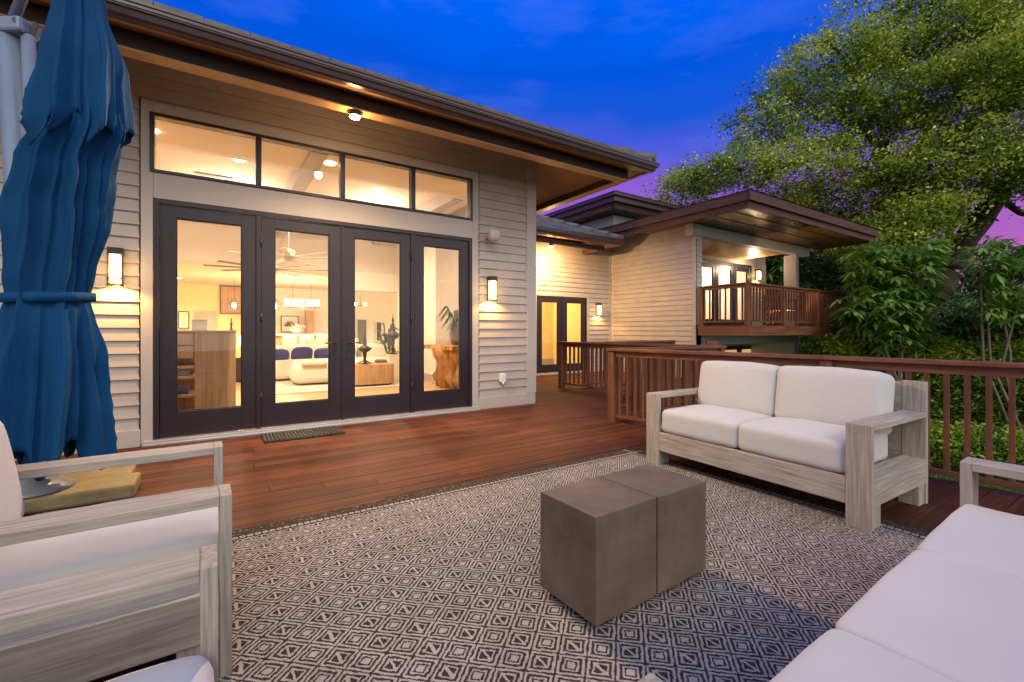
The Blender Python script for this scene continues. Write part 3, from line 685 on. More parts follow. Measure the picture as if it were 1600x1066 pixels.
# quantise to the knots of the weave
K = .0042
XQ = M('MULTIPLY', M('FLOOR', M('DIVIDE', X, K)), K); YQ = M('MULTIPLY', M('FLOOR', M('DIVIDE', Y, K)), K)
u = M('DIVIDE', M('SUBTRACT', XQ, .578), .1445); vv = M('DIVIDE', M('SUBTRACT', YQ, 2.782), .1343)
p = M('ADD', u, vv); q = M('SUBTRACT', u, vv); pr, qr = M('ROUND', p), M('ROUND', q)
dp_, dq_ = M('ABSOLUTE', M('SUBTRACT', p, pr)), M('ABSOLUTE', M('SUBTRACT', q, qr))
dmax = M('MAXIMUM', dp_, dq_)
odd = M('GREATER_THAN', M('MODULO', M('ABSOLUTE', M('ADD', pr, qr)), 2), .5)
def band(lo, hi): return M('MULTIPLY', M('GREATER_THAN', dmax, lo), M('LESS_THAN', dmax, hi))
ring = M('ADD', band(.205, .275), band(.37, .462))
core = M('MULTIPLY', M('LESS_THAN', dmax, .14), M('SUBTRACT', 1, odd))
du = M('ABSOLUTE', M('SUBTRACT', u, M('MULTIPLY', M('ADD', pr, qr), .5)))
slash = M('MULTIPLY', M('MULTIPLY', M('LESS_THAN', du, .035), M('LESS_THAN', dmax, .23)), odd)
pat = M('MINIMUM', 1, M('ADD', M('ADD', ring, core), slash))
# bead row and dark border near the far edge (and mirrored near edge, both sides)
ey = M('SUBTRACT', 3.02, Y)
bu = M('DIVIDE', M('SUBTRACT', X, .166), .0365); bx_ = M('SUBTRACT', bu, M('ROUND', bu)); by_ = M('DIVIDE', M('SUBTRACT', Y, 2.905), .0365)
br = M('SQRT', M('ADD', M('MULTIPLY', bx_, bx_), M('MULTIPLY', by_, by_)))
bead = M('MULTIPLY', M('LESS_THAN', br, .42), M('GREATER_THAN', br, .15))
inb = M('LESS_THAN', ey, .145)
ex = M('SUBTRACT', 3.385, X); inx = M('LESS_THAN', ex, .145)
cu = M('DIVIDE', M('SUBTRACT', Y, .1), .0365); cy_ = M('SUBTRACT', cu, M('ROUND', cu)); cx_ = M('DIVIDE', M('SUBTRACT', X, 3.27), .0365)
cr_ = M('SQRT', M('ADD', M('MULTIPLY', cx_, cx_), M('MULTIPLY', cy_, cy_)))
bead2 = M('MULTIPLY', M('LESS_THAN', cr_, .42), M('GREATER_THAN', cr_, .15))
spk = noise(t_, v, 70, 3); spd = M('MULTIPLY', M('GREATER_THAN', spk.outputs['Fac'], .60), .5)
bmx = M('MAXIMUM', M('MAXIMUM', M('MULTIPLY', bead, inb), M('MULTIPLY', bead2, inx)), M('MULTIPLY', spd, M('MAXIMUM', M('LESS_THAN', ey, .085), M('LESS_THAN', ex, .085))))
inn = M('MAXIMUM', inb, inx)
final = M('ADD', M('MULTIPLY', pat, M('SUBTRACT', 1, inn)), M('MULTIPLY', bmx, inn))
yarn = noise(t_, v, 260, 2); wear = noise(t_, v, 5, 4)
cd = ramp(t_, yarn.outputs['Fac'], ((.3, (.022, .018, .016)), (.7, (.066, .053, .046)))); cl = ramp(t_, yarn.outputs['Fac'], ((.3, (.29, .265, .245)), (.7, (.52, .48, .445))))
fm = add(t_, 'ShaderNodeMix', data_type='RGBA'); t_.links.new(M('MULTIPLY_ADD', final, .93, .0), fm.inputs['Factor']); t_.links.new(cd.outputs[0], fm.inputs['A']); t_.links.new(cl.outputs[0], fm.inputs['B'])
wr = ramp(t_, wear.outputs['Fac'], ((.3, (.82, .80, .78)), (.7, (1.1, 1.1, 1.1)))); f2 = add(t_, 'ShaderNodeMix', data_type='RGBA', blend_type='MULTIPLY'); f2.inputs['Factor'].default_value = 1
t_.links.new(fm.outputs['Result'], f2.inputs['A']); t_.links.new(wr.outputs[0], f2.inputs['B']); t_.links.new(f2.outputs['Result'], b.inputs['Base Color'])
bump(t_, b, M('ADD', M('MULTIPLY', final, .6), M('MULTIPLY', yarn.outputs['Fac'], .7)), .6, .004)
m = MB(); N = 40; i0 = 0
for i in range(N + 1):
    for j in range(N + 1):
        x = -.01 + 3.395 * i / N; y = -1.2 + 4.22 * j / N; e = .004 * math.sin(7.3 * y + 2 * x) * (i in (0, N)) ; f = .005 * math.sin(6.1 * x + .6) * (j in (0, N))
        m.v.append((x + e, y + f, .011 + .0012 * math.sin(3.1 * x + 2.2 * y) * math.sin(2.3 * y)))
for i in range(N):
    for j in range(N): m.f.append((i * (N + 1) + j, (i + 1) * (N + 1) + j, (i + 1) * (N + 1) + j + 1, i * (N + 1) + j + 1)); m.a.append(0); m.sm.append(True)
rug = m.build('rug', mat)
sm_ = rug.modifiers.new('thickness', 'SOLIDIFY'); sm_.thickness = .008; sm_.offset = -1
tag(rug, 'large black and cream diamond-patterned outdoor rug lying on the deck', 'rug')

# ================================================================= COFFEE TABLE
t = thing('coffee_table', 'low brown concrete coffee table of two joined blocks on the rug', 'coffee table', (1.19, 1.235, .012), R(1.6))
m = MB(); m.box(.0, .355, 0, .335, .03, .44); m.build('block', CONC, t, bevel=.003, w=False)
m = MB(); m.box(.366, .718, 0, .335, .03, .438); m.build('block', CONC, t, bevel=.003, w=False)
m = MB(); m.box(.3552, .3658, .04, .295, .07, .39); m.build('joint', BLKM, t, w=False)
for x in (.04, .60):
    for y in (.03, .24): m = MB(); m.box(x, x + .07, y, y + .06, 0, .032); m.build('foot', BLKM, t, w=False)

# ================================================================= OUTDOOR SEATS (front = local x 0, back = +x, width along local y)
def bench(name, label, cat, loc, rotz, Wd, n, D=.87, bc=True, group=None, hc=.49, pf=.022, bx=.60, bt=.125, cr=.045):
    t = thing(name, label, cat, loc, rotz, group)
    def P(nm, m_, mat_, bv=.003): return m_.build(nm, mat_, t, bevel=bv, w=False)
    aw = .13; th = .035
    for y0 in (0, Wd - aw):
        m = MB(); m.box(0, th, y0, y0 + aw, 0, .6085); P('leg', m, TKZ)
        m = MB(); m.box(th + .001, .15, y0 + .01, y0 + aw - .01, 0, .138); P('leg', m, TKZ)
        m = MB(); m.box(D - th, D, y0, y0 + aw, 0, .81); m.box(D - .13, D - th - .001, y0 + .01, y0 + aw - .01, 0, .138); P('rear_leg', m, TKZ)
        m = MB(); m.box(th + .0006, D - th - .0006, y0, y0 + aw, .575, .608); P('arm', m, TKX)
        m = MB(); m.box(th + .0006, D - th - .0006, y0 + .001, y0 + aw - .001, .14, .30); P('side_rail', m, TKX)
        # joint pegs on the front of the arm
        m = MB(); m.box(-.0012, .0, y0 + .045, y0 + .085, .560, .600); P('peg', m, TKX, 0)
    m = MB(); m.box(.004, .034, aw + .0006, Wd - aw - .0006, .13, .288); P('front_rail', m, TKY)
    m = MB(); m.box(.035, D - .1, aw + .0006, Wd - aw - .0006, .235, .275); P('seat_slats', m, TKY)
    m = MB(); m.box(D - .031, D - .004, aw + .0006, Wd - aw - .0006, .20, .80); P('backrest', m, TKY)
    ws = (Wd - 2 * aw - .01) / n
    for k in range(n):
        y0 = aw + .005 + k * ws
        m = MB(); cushion(m, .012, D - .21, y0 + .0015, y0 + ws - .0015, .285, hc - .005, cr, (pf, .004), 16, seed=k + n); P('seat_cushion', m, CUSH, 0)
        if bc:
            m = MB(); cushion(m, -bt, bt, y0 + .003, y0 + ws - .003, 0, .41, .048, (.02, .01), 16, seed=k + 9)
            for i, v_ in enumerate(m.v):      # lean back, belly forward
                x, y, z = v_; yy = (y - y0) / ws * 2 - 1; zz = z / .42 * 2 - 1
                x += -.022 * (1 - yy * yy) * (1 - zz * zz) * (1 if x < 0 else -.3)
                m.v[i] = (x * math.cos(.16) + z * math.sin(.16) + bx, y, z * math.cos(.16) - x * math.sin(.16) + hc - .035)
            P('back_cushion', m, CUSH, 0)
    return t
bench('loveseat', 'pale weathered teak loveseat with white cushions against the deck railing', 'loveseat', (3.105, 1.012, 0), R(-1.75), 1.64, 2)
bench('three_seat_sofa', 'long white-cushioned sofa seen from behind at the lower right corner', 'sofa', (.45, .474, .0), R(-90 + 1.8), 2.26, 3, hc=.455, bc=False, pf=.0, cr=.026)
c1 = bench('lounge_chair', 'weathered teak lounge chair with white cushions beside the umbrella base', 'armchair', (.03, 2.64, 0), R(180 + 1.2), .88, 1, group='teak lounge chairs', hc=.45, bx=.72, bt=.09, pf=.012)
c2 = copy_tree(c1); c2.location = (.005, 1.375, 0); c2.rotation_euler = (0, 0, R(180 + 1.0)); c2['label'] = 'nearest teak lounge chair, cropped at the lower left corner'

# ================================================================= DECK RAILINGS
def railing(name, label, pts, sp=.108, h=.93, matr=RAILX, post=(), bal=.031, base=None, cap=.14, z0=0, group='wooden deck railings', capt=.035, both=True, first=.12, flip=False):
    t = thing(name, label, 'railing', (pts[0][0], pts[0][1], z0), 0, group)
    for (p, q) in zip(pts, pts[1:]):
        P_, Q_ = Vector((p[0], p[1], 0)), Vector((q[0], q[1], 0)); L = (Q_ - P_).length; d = (Q_ - P_).normalized()
        e0 = P_ - d * .05 if p == pts[0] else P_; e1 = Q_ + d * .05 if q == pts[-1] else Q_
        m = MB(); m.beam(e0 + Vector((0, 0, z0 + h - capt / 2)), e1 + Vector((0, 0, z0 + h - capt / 2)), cap, capt); m.build('handrail', matr, t, bevel=.004)
        m = MB(); m.beam(P_ + Vector((0, 0, z0 + h - capt - .035)), Q_ + Vector((0, 0, z0 + h - capt - .035)), .035, .068); m.build('top_rail', matr, t, bevel=.002)
        m = MB(); m.beam(P_ + Vector((0, 0, z0 + .085)), Q_ + Vector((0, 0, z0 + .085)), .04, .038); m.build('bottom_rail', matr, t, bevel=.002)
        s = first; a = math.atan2(d.y, d.x)
        me = None
        while s < L - .05:
            c = P_ + d * s
            if not any((c - Vector((b_[0], b_[1], 0))).length < .075 for b_ in post):
                if me is None:
                    m = MB(); m.box(-bal / 2, bal / 2, -bal / 2, bal / 2, .1045, h - capt - .001)
                    o = m.build('baluster', RAILZ, t, w=False); me = o.data
                else:
                    o = bpy.data.objects.new('baluster', me); col.objects.link(o); o.parent = t
                o.location = (c.x - pts[0][0], c.y - pts[0][1], 0); o.rotation_euler = (0, 0, a)
            s += sp
    for (x, y) in post:
        m = MB(); m.box(-.048, .048, -.048, .048, -.02 if z0 == 0 else 0, h - capt - .0012); o = m.build('post', RAILZ, t, bevel=.004, w=False); o.location = (x - pts[0][0], y - pts[0][1], 0)
        d = (Vector((pts[1][0], pts[1][1], 0)) - Vector((pts[0][0], pts[0][1], 0))); o.rotation_euler = (0, 0, math.atan2(d.y, d.x))
    return t
A0, A1, A2 = (4.20, 4.06), (4.53, 1.80), (4.74, -1.4)
railing('deck_railing', 'red-brown deck railing running behind the loveseat to the right edge', [A0, A1, A2], post=[A0, A1, (4.74, -1.4)], matr=RAILY, sp=.110, first=.11)
railing('deck_railing', 'short railing leaving the near corner post away from the deck', [(4.30, 4.03), (6.28, 3.90)], post=[(6.28, 3.90)], matr=RAILX)
railing('deck_railing', 'railing in front of the far yellow doors, with a free end post', [(5.90, 7.12), (6.26, 4.03)], post=[(5.90, 7.12)], matr=RAILY, sp=.112)
railing('deck_railing', 'farthest deck railing, below the clapboard side wall', [(6.03, 6.70), (8.9, 6.72)], post=[(7.6, 6.71), (8.9, 6.72)], matr=RAILX)
railing('stair_railing', 'low inner railing just behind the near railing, along the steps', [(4.75, 4.42), (6.1, 4.30)], post=[(6.1, 4.30)], matr=RAILX, sp=.1, h=.88, group=None)
railing('balcony_railing', 'brown slatted railing round the raised balcony', [(9.64, 6.50), (9.64, 5.36), (14.5, 5.36), (14.5, 6.5)], z0=1.27, post=[(9.64, 6.46), (9.64, 5.36), (11.18, 5.36), (12.91, 5.36), (14.5, 5.36)], matr=RAILX, sp=.13, group=None, cap=.11, h=.93)
t = thing('garden_chair', 'brown wooden chair back standing below the deck by the side wall', 'chair', (8.0, 5.3, -.2))
m = MB(); m.box(7.95, 8.35, 5.2, 5.26, .62, .95)
for k in range(4): m.beam((7.98 + k * .11, 5.23, -.2), (7.98 + k * .11, 5.23, .64), .06, .02, up=(0, 1, 0))
m.build('backrest', RAILZ, t, bevel=.005)
m = MB(); m.beam((8.0, 5.23, .70), (8.5, 4.9, .35), .09, .03); m.build('arm', RAILX, t)
m = MB(); m.beam((7.98, 5.3, .15), (8.7, 5.0, .22), .5, .03); m.build('seat', RAILX, t)
for x, y in ((8.0, 5.3), (8.6, 5.0)):
    m = MB(); m.box(x, x + .05, y, y + .05, -1.5, .15); m.build('leg', RAILZ, t)
# patio chair and table on the balcony
t = thing('balcony_chair', 'wooden slatted chair on the upper balcony behind the railing', 'chair', (11.9, 5.95, 1.27))
m = MB()
for k in range(5): m.box(11.6 + k * .12, 11.66 + k * .12, 6.0, 6.03, 1.6, 2.02)
m.box(11.55, 12.2, 5.99, 6.04, 1.99, 2.06); m.build('backrest', RAILZ, t, bevel=.004)
m = MB(); m.box(11.55, 12.2, 5.5, 6.0, 1.66, 1.70); m.build('seat', RAILX, t, bevel=.004)
for x in (11.55, 12.15):
    for y in (5.5, 5.98): m = MB(); m.box(x, x + .05, y, y + .05, 1.27, 1.9 if y < 5.6 else 2.0); m.build('leg', RAILZ, t)
    m = MB(); m.box(x - .01, x + .06, 5.48, 5.98, 1.90, 1.93); m.build('arm', RAILX, t)

# ================================================================= UMBRELLA
t = thing('cantilever_umbrella', 'closed blue cantilever umbrella on an aluminium mast by the left chair', 'umbrella', (-1.01, 4.23, 0))
mb0, mt0 = Vector((-1.01, 4.25, .16)), Vector((-1.135, 4.33, 3.10))
m = MB(); m.tube([mb0, mt0], .062, 20, sm=True); m.build('mast', ALU, t)
m = MB(); q0, q1 = mb0 + Vector((.07, -.05, .0)), mt0 + Vector((.105, -.075, .0)); m.tube([q0, q1], .036, 16); m.build('mast', ALU, t)
m = MB(); m.beam(mt0 + Vector((-.06, .04, .045)), mt0 + Vector((.12, -.09, .045)), .14, .10, up=(0, 0, 1)); m.build('mast_cap', ALU, t, bevel=.02)
m = MB(); m.tube([mt0 + Vector((.06, -.12, .06)), mt0 + Vector((.06, -.135, .06))], .018, 10); m.beam(mt0 + Vector((.12, -.09, .0)), mt0 + Vector((.15, -.10, .09)), .015, .03); m.build('bracket', BLKM, t)
m = MB(); m.lathe((-1.0, 4.22, .10), [(.20, 0), (.205, .012), (.17, .022), (.165, .04), (.125, .052), (.12, .075), (.07, .10), (.068, .16)], 32); m.build('mast_foot', paint('foot_plastic', (.16, .17, .19), .35, .1), t)
m = MB(); m.box(-1.55, -.46, 4.02, 4.36, .0, .098); m.build('base_block', BASEW, t, bevel=.02)
m = MB(); m.box(-1.55, -.52, 4.372, 4.66, .0, .092); m.build('base_block', BASEW, t, bevel=.02)
m = MB(); m.box(-1.3, -1.02, 3.72, 4.015, .0, .09); m.build('base_block', BASEW, t, bevel=.02)
# arm and hub above the picture
m = MB(); m.tube([mt0 + Vector((0, 0, .05)), Vector((-.9, 4.1, 3.75)), Vector((-.68, 3.86, 3.72))], .03, 10); m.build('arm', ALU, t)
CB, CTp = Vector((-.872, 3.985, 0)), Vector((-.69, 3.86, 0))
RV, FV = CAMR, CAMF
def cloth(name, z0, z1, rad, amp, nf, hem, seed, cen, nz=60, nth=360, thick=.003, sharp=.55, phase=0, par=t, belt=None):
    rs = random.Random(seed); fo = [(nf, .85, rs.uniform(0, 6.28)), (nf * 2 + 2, .34, rs.uniform(0, 6.28)), (3, .25, rs.uniform(0, 6.28))]
    m = MB()
    for i in range(nz + 1):
        s = i / nz
        for j in range(nth):
            th = 2 * math.pi * j / nth
            zb = z0 + hem(th); z = zb + (z1 - zb) * s
            tw = phase + .45 * math.sin(1.3 * z)
            f = 0
            for k, (nn, a_, ph) in enumerate(fo):
                c = math.sin((nn * th + ph + tw * (1 + .6 * k)) / (2 if k < 2 and False else 1))
                if k < 2: c = 1 - 2 * abs(math.sin((nn * th + ph + tw * nn * .35 + (.5 * math.sin(2 * th + 3 * z) if k else 0)) / 2)) ** .75
                f += a_ * c
            r = rad(z) * .86 * (1 + amp(z) * f) + .006 * math.sin(5 * th + 9 * z)
            # folds lean with height
            thz = th + .22 * math.sin(2.1 * z + th)
            c0 = cen(z); m.v.append((c0.x + r * math.cos(thz), c0.y + r * math.sin(thz), z))
    for i in range(nz):
        for j in range(nth): m.f.append((i * nth + j, i * nth + (j + 1) % nth, (i + 1) * nth + (j + 1) % nth, (i + 1) * nth + j)); m.a.append(0); m.sm.append(True)
    o = m.build(name, UMB, par); so_ = o.modifiers.new('thickness', 'SOLIDIFY'); so_.thickness = thick
    return o
def lerp(tab):
    def f(z):
        for (a, va), (b_, vb) in zip(tab, tab[1:]):
            if z <= b_: k = max(0, (z - a) / (b_ - a)); k = k * k * (3 - 2 * k); return va + (vb - va) * k
        return tab[-1][1]
    return f
def cen(z):
    px = lerp([(.3, 82), (1.1, 80), (1.37, 78), (1.9, 94), (2.15, 106), (2.45, 132), (2.9, 134), (3.3, 128), (3.8, 130)])(z)
    d = 2.85; return FV * d + RV * ((px - 800) / 705 * d)
hemA = lambda th: .13 * abs(math.sin(2.5 * th + .8)) + .07 * math.sin(7 * th + 2) + .06
canopy = cloth('canopy', .22, 2.66, lerp([(.2, .31), (.6, .30), (.95, .28), (1.25, .235), (1.36, .212), (1.5, .232), (1.9, .262), (2.2, .25), (2.4, .225), (2.66, .18), (3.0, .14)]), lerp([(.2, .32), (.9, .26), (1.3, .13), (1.5, .15), (2.2, .20), (2.6, .12)]), 7, hemA, 4, cen)
hemB = lambda th: .17 * abs(math.sin(4 * th + 1.1)) + .03 * math.sin(3 * th)
cloth('vent_flap', 2.27, 3.62, lerp([(2.2, .285), (2.5, .262), (2.8, .225), (3.2, .14), (3.6, .05)]), lerp([(2.2, .26), (2.8, .20), (3.3, .22), (3.6, .2)]), 6, hemB, 9, cen, nz=30, phase=1)
m = MB(); n = 60
for i in range(2):
    for j in range(n):
        th = 2 * math.pi * j / n; z = 1.33 + i * .058; c0 = cen(z); r = .204 + .009 * math.sin(7 * th + 1) + .004 * math.sin(13 * th); m.v.append((c0.x + r * math.cos(th), c0.y + r * math.sin(th), z + .012 * math.sin(th + 1)))
for j in range(n): m.f.append((j, (j + 1) % n, n + (j + 1) % n, n + j)); m.a.append(0); m.sm.append(True)
o = m.build('strap', UMB, t); o.modifiers.new('thickness', 'SOLIDIFY').thickness = .006

# ================================================================= THINGS IN THE LIVING ROOM
# hutch near the first door
t = thing('drawer_cabinet', 'light oak cabinet with drawers just inside the left door', 'cabinet', (-.2, 6.8, 0))
m = MB(); m.box(-.20, .22, 6.60, 6.64, .0, 1.13); m.build('side_panel', OAK, t, bevel=.003)
m = MB(); m.box(-1.1, .23, 6.59, 7.2, 1.13, 1.155); m.build('top', OAK, t, bevel=.003)
m = MB(); m.box(-1.1, .22, 7.16, 7.2, 0, 1.13); m.build('back_panel', OAK, t)
for k, (a, b_) in enumerate(((.98, 1.12), (.82, .965))):
    m = MB(); m.box(-1.08, -.215, 6.60, 7.1, a, b_); o = m.build('drawer', OAK, t, bevel=.004)
    m = MB(); m.tube([(-.5, 6.585, (a + b_) / 2), (-.5, 6.60, (a + b_) / 2)], .012, 8); m.build('knob', BRZ, o)
for z in (.12, .36, .58, .70): m = MB(); m.box(-1.08, -.21, 6.60, 7.15, z, z + .035); m.build('shelf', OAK, t, bevel=.003)
for k, (z, cc) in enumerate(((.615, 'a'), (.395, 'b'))):
    m = MB(); m.box(-.9, -.26, 6.66, 7.0, z, z + .08); tag(m.build('folded_linen', NAVY if k else paint('grey_basket', (.25, .24, .25), .9, .5, 40), None, bevel=.015), ('navy folded cloth on a shelf of the oak cabinet', 'grey woven goods on an upper shelf of the oak cabinet')[1 - k], 'linen')
t = thing('floor_lantern', 'tall black metal frame lantern on top of the oak cabinet', 'lantern', (-.55, 6.8, 1.155))
x0, x1, y0, y1 = -.62, -.40, 6.68, 6.9
m = MB()
for x in (x0, x1):
    for y in (y0, y1): m.box(x - .006, x + .006, y - .006, y + .006, 1.156, 1.75)
for z in (1.162, 1.75):
    m.beam((x0, y0, z), (x1, y0, z), .012, .012); m.beam((x0, y1, z), (x1, y1, z), .012, .012); m.beam((x0, y0, z), (x0, y1, z), .012, .012); m.beam((x1, y0, z), (x1, y1, z), .012, .012)
m.build('frame', BLKM, t)
m = MB(); m.quad((x0, y0, 1.755), (x1, y0, 1.755), (x1 - .08, y0 + .08, 1.86), (x0 + .08, y0 + .08, 1.86)); m.quad((x1, y0, 1.755), (x1, y1, 1.755), (x1 - .08, y1 - .08, 1.86), (x1 - .08, y0 + .08, 1.86)); m.quad((x0, y0, 1.755), (x0 + .08, y0 + .08, 1.86), (x0 + .08, y1 - .08, 1.86), (x0, y1, 1.755)); m.quad((x0 + .08, y0 + .08, 1.86), (x1 - .08, y0 + .08, 1.86), (x1 - .08, y1 - .08, 1.86), (x0 + .08, y1 - .08, 1.86)); m.build('roof', BLKM, t)
m = MB(); m.lathe((-.52, 6.8, 1.165), [(.035, 0), (.035, .22)], 16); m.build('candle', INF, t)
t = thing('storage_box', 'small white box on top of the oak cabinet', 'box', (-.1, 6.9, 1.155)); m = MB(); m.box(-.24, -.08, 6.85, 7.05, 1.156, 1.28); m.build('body', WHT, t, bevel=.004); m = MB(); m.box(-.245, -.075, 6.845, 7.055, 1.281, 1.295); m.build('lid', WHT, t)
t = thing('candlestick', 'small dark candlestick at the right end of the oak cabinet top', 'candlestick', (.18, 6.9, 1.155)); m = MB(); m.lathe((.18, 6.9, 1.156), [(.03, 0), (.012, .02), (.012, .07), (.02, .09), (.008, .1), (.008, .16)], 12); m.build('stem', BRZ, t)
# chaise, sofa
t = thing('chaise', 'cream upholstered chaise with a draped throw in the living room', 'chaise', (2.0, 10.4, 0))
m = MB(); cushion(m, 1.35, 2.75, 10.15, 10.95, .04, .44, .14, (.04, 0), 16); m.build('body', INF, t)
m = MB(); cushion(m, 1.5, 2.0, 10.08, 10.9, .42, .50, .04, (.03, 0), 12, seed=3); m.build('throw', fabric('throw_cloth', (.62, .52, .42), 150, bmp=.8), t)
t = thing('living_sofa', 'cream sofa with blue and grey pillows beyond the chaise', 'sofa', (2.2, 11.9, 0))
m = MB(); cushion(m, .9, 3.9, 11.3, 12.3, .05, .46, .1, (.03, 0), 14); m.build('seat', INF, t)
m = MB(); cushion(m, .9, 3.9, 12.1, 12.4, .3, .78, .1, (.02, 0), 14); m.build('backrest', INF, t)
for k in range(5):
    x = 1.0 + k * .5; m = MB(); cushion(m, x, x + .46, 11.6, 11.8, .42, .70 + .04 * (k % 2), .1, (.03, 0), 10, tilt=.1 * (k % 2), seed=k); m.build('pillow', NAVY if k < 3 else fabric('pillow_grey', (.22, .24, .26), 90, bmp=.8), t)
t = thing('armchair', 'cream armchair in the living room behind the drum table', 'armchair', (3.6, 11.2, 0))
m = MB(); cushion(m, 3.1, 3.95, 10.9, 11.6, .08, .46, .12, (.03, 0), 12); m.build('seat', INF, t); m = MB(); cushion(m, 3.1, 3.95, 11.45, 11.7, .35, .82, .1, (.02, 0), 12); m.build('backrest', INF, t)
# drum table and sculptures
t = thing('low_table', 'pale oak block table with rounded ends, seen through the third door', 'coffee table', (2.75, 9.6, 0))
m = MB()
def stadium(m, cx, cy, lx, ly, z0, z1, n=10, r=.18):
    pts = []
    for (sx, sy, a0) in ((1, -1, -90), (1, 1, 0), (-1, 1, 90), (-1, -1, 180)):
        for k in range(n + 1): a = R(a0 + 90 * k / n); pts.append((cx + sx * (lx - r) + r * math.cos(a), cy + sy * (ly - r) + r * math.sin(a)))
    i0 = len(m.v); k = len(pts); m.v += [(x, y, z0) for x, y in pts] + [(x, y, z1) for x, y in pts]
    m.f.append(tuple(range(i0 + k, i0 + 2 * k))); m.a.append(0); m.sm.append(False)
    for j in range(k): m.f.append((i0 + j, i0 + (j + 1) % k, i0 + k + (j + 1) % k, i0 + k + j)); m.a.append(0); m.sm.append(True)
stadium(m, 2.77, 9.65, .43, .35, .05, .46); m.build('body', OAK, t, bevel=.01)
m = MB(); stadium(m, 2.77, 9.65, .39, .31, 0, .05); m.build('plinth', BRZ, t)
def finial(x, y, z, h, lab, rr_):
    t = thing('sculpture', lab, 'sculpture', (x, y, z), 0, 'dark carved finials')
    prof = [(.9, 0), (.25, .03), (.2, .08), (.3, .12), (.2, .16), (.28, .24), (.34, .30), (.3, .34), (.85, .40), (1.0, .46), (.7, .52), (.25, .56), (.4, .60), (.2, .64), (.32, .70), (.14, .76), (.22, .82), (.08, .88), (.03, 1.0)]
    m = MB(); m.lathe((x, y, z), [(r * rr_, k * h) for r, k in prof], 14); m.build('stem', BRZ, t)
    m = MB()
    for k in range(9):
        a = k * 2 * math.pi / 9; m.tube([(x + .8 * rr_ * math.cos(a), y + .8 * rr_ * math.sin(a), z + .42 * h), (x + 1.25 * rr_ * math.cos(a + .3), y + 1.25 * rr_ * math.sin(a + .3), z + .50 * h)], [.008, .004], 5)
        m.tube([(x + .2 * rr_ * math.cos(a), y + .2 * rr_ * math.sin(a), z + .10 * h), (x + 1.1 * rr_ * math.cos(a), y + 1.1 * rr_ * math.sin(a), z + .015)], [.008, .006], 5)
    m.build('branches', BRZ, t)
finial(2.60, 9.5, .46, .70, 'dark turned finial sculpture standing on the pale block table', .13)
t = thing('pedestal', 'plain pale pedestal behind the block table', 'pedestal', (3.4, 10.2, 0)); m = MB(); m.box(3.3, 3.55, 10.05, 10.3, 0, .62); m.build('body', INF, t, bevel=.01)
finial(3.42, 10.17, .62, .95, 'taller spiky dark sculpture to the right of the low finial', .15)
# root console with vase
t = thing('root_console', 'gnarled live-edge root wood console table against the side wall', 'console table', (3.85, 8.4, 0))
m = MB(); rs = random.Random(2)
pts = []
for k in range(15):
    y = 7.55 + k * .1; pts.append((3.66 + .05 * math.sin(k * 1.3), y))
i0 = 0
for z in (.78, .86):
    for (x, y) in pts: m.v.append((x, y, z))
    for (x, y) in pts[::-1]: m.v.append((4.13, y, z))
n = len(pts) * 2
m.f.append(tuple(range(n, 2 * n))); m.a.append(0); m.sm.append(False); m.f.append(tuple(range(n))[::-1]); m.a.append(0); m.sm.append(False)
for j in range(n): m.f.append((j, (j + 1) % n, n + (j + 1) % n, n + j)); m.a.append(0); m.sm.append(False)
m.build('top', LIVE, t)
for (ya, yb, r0) in ((7.62, 7.85, .13), (7.9, 8.1, .20), (8.3, 8.35, .22), (8.7, 8.6, .14)):
    m = MB(); m.tube([(3.95, ya, 0), (3.88, ya * .6 + yb * .4 + .05, .22), (3.98, yb, .45), (3.9, yb - .04, .65), (3.92, yb, .79)], [r0 * .6, r0 * .75, r0 * .9, r0 * 1.1, r0 * 1.5], 9)
    for i, v_ in enumerate(m.v): m.v[i] = (v_[0] + .035 * math.sin(30 * v_[2] + v_[1] * 40), v_[1] + .04 * math.sin(17 * v_[2] + v_[0] * 30), v_[2])
    m.build('root_leg', LIVE, t)
t = thing('vase', 'tall grey ceramic vase with drooping green leaves on the root console', 'vase', (3.92, 7.95, .86))
m = MB(); m.lathe((3.92, 7.95, .861), [(.07, 0), (.10, .08), (.135, .22), (.13, .34), (.09, .43), (.085, .45)], 20); m.build('body', paint('vase_glaze', (.20, .17, .16), .3, .3, 8), t)
m = MB()
for k in range(26):
    a = rs.uniform(0, 6.28); L = rs.uniform(.2, .42); up = rs.uniform(.05, .35); c0 = Vector((3.92, 7.95, 1.3)); d = Vector((math.cos(a), math.sin(a), 0))
    p = [c0, c0 + d * L * .5 + Vector((0, 0, up)), c0 + d * L + Vector((0, 0, up - .22))]
    s_ = d.cross(Vector((0, 0, 1))) * .035
    m.quad(p[0] - s_ * .4, p[0] + s_ * .4, p[1] + s_, p[1] - s_); m.quad(p[1] - s_, p[1] + s_, p[2] + s_ * .2, p[2] - s_ * .2)
m.build('leaves', paint('indoor_leaf', (.06, .10, .03), .5, .3), t)
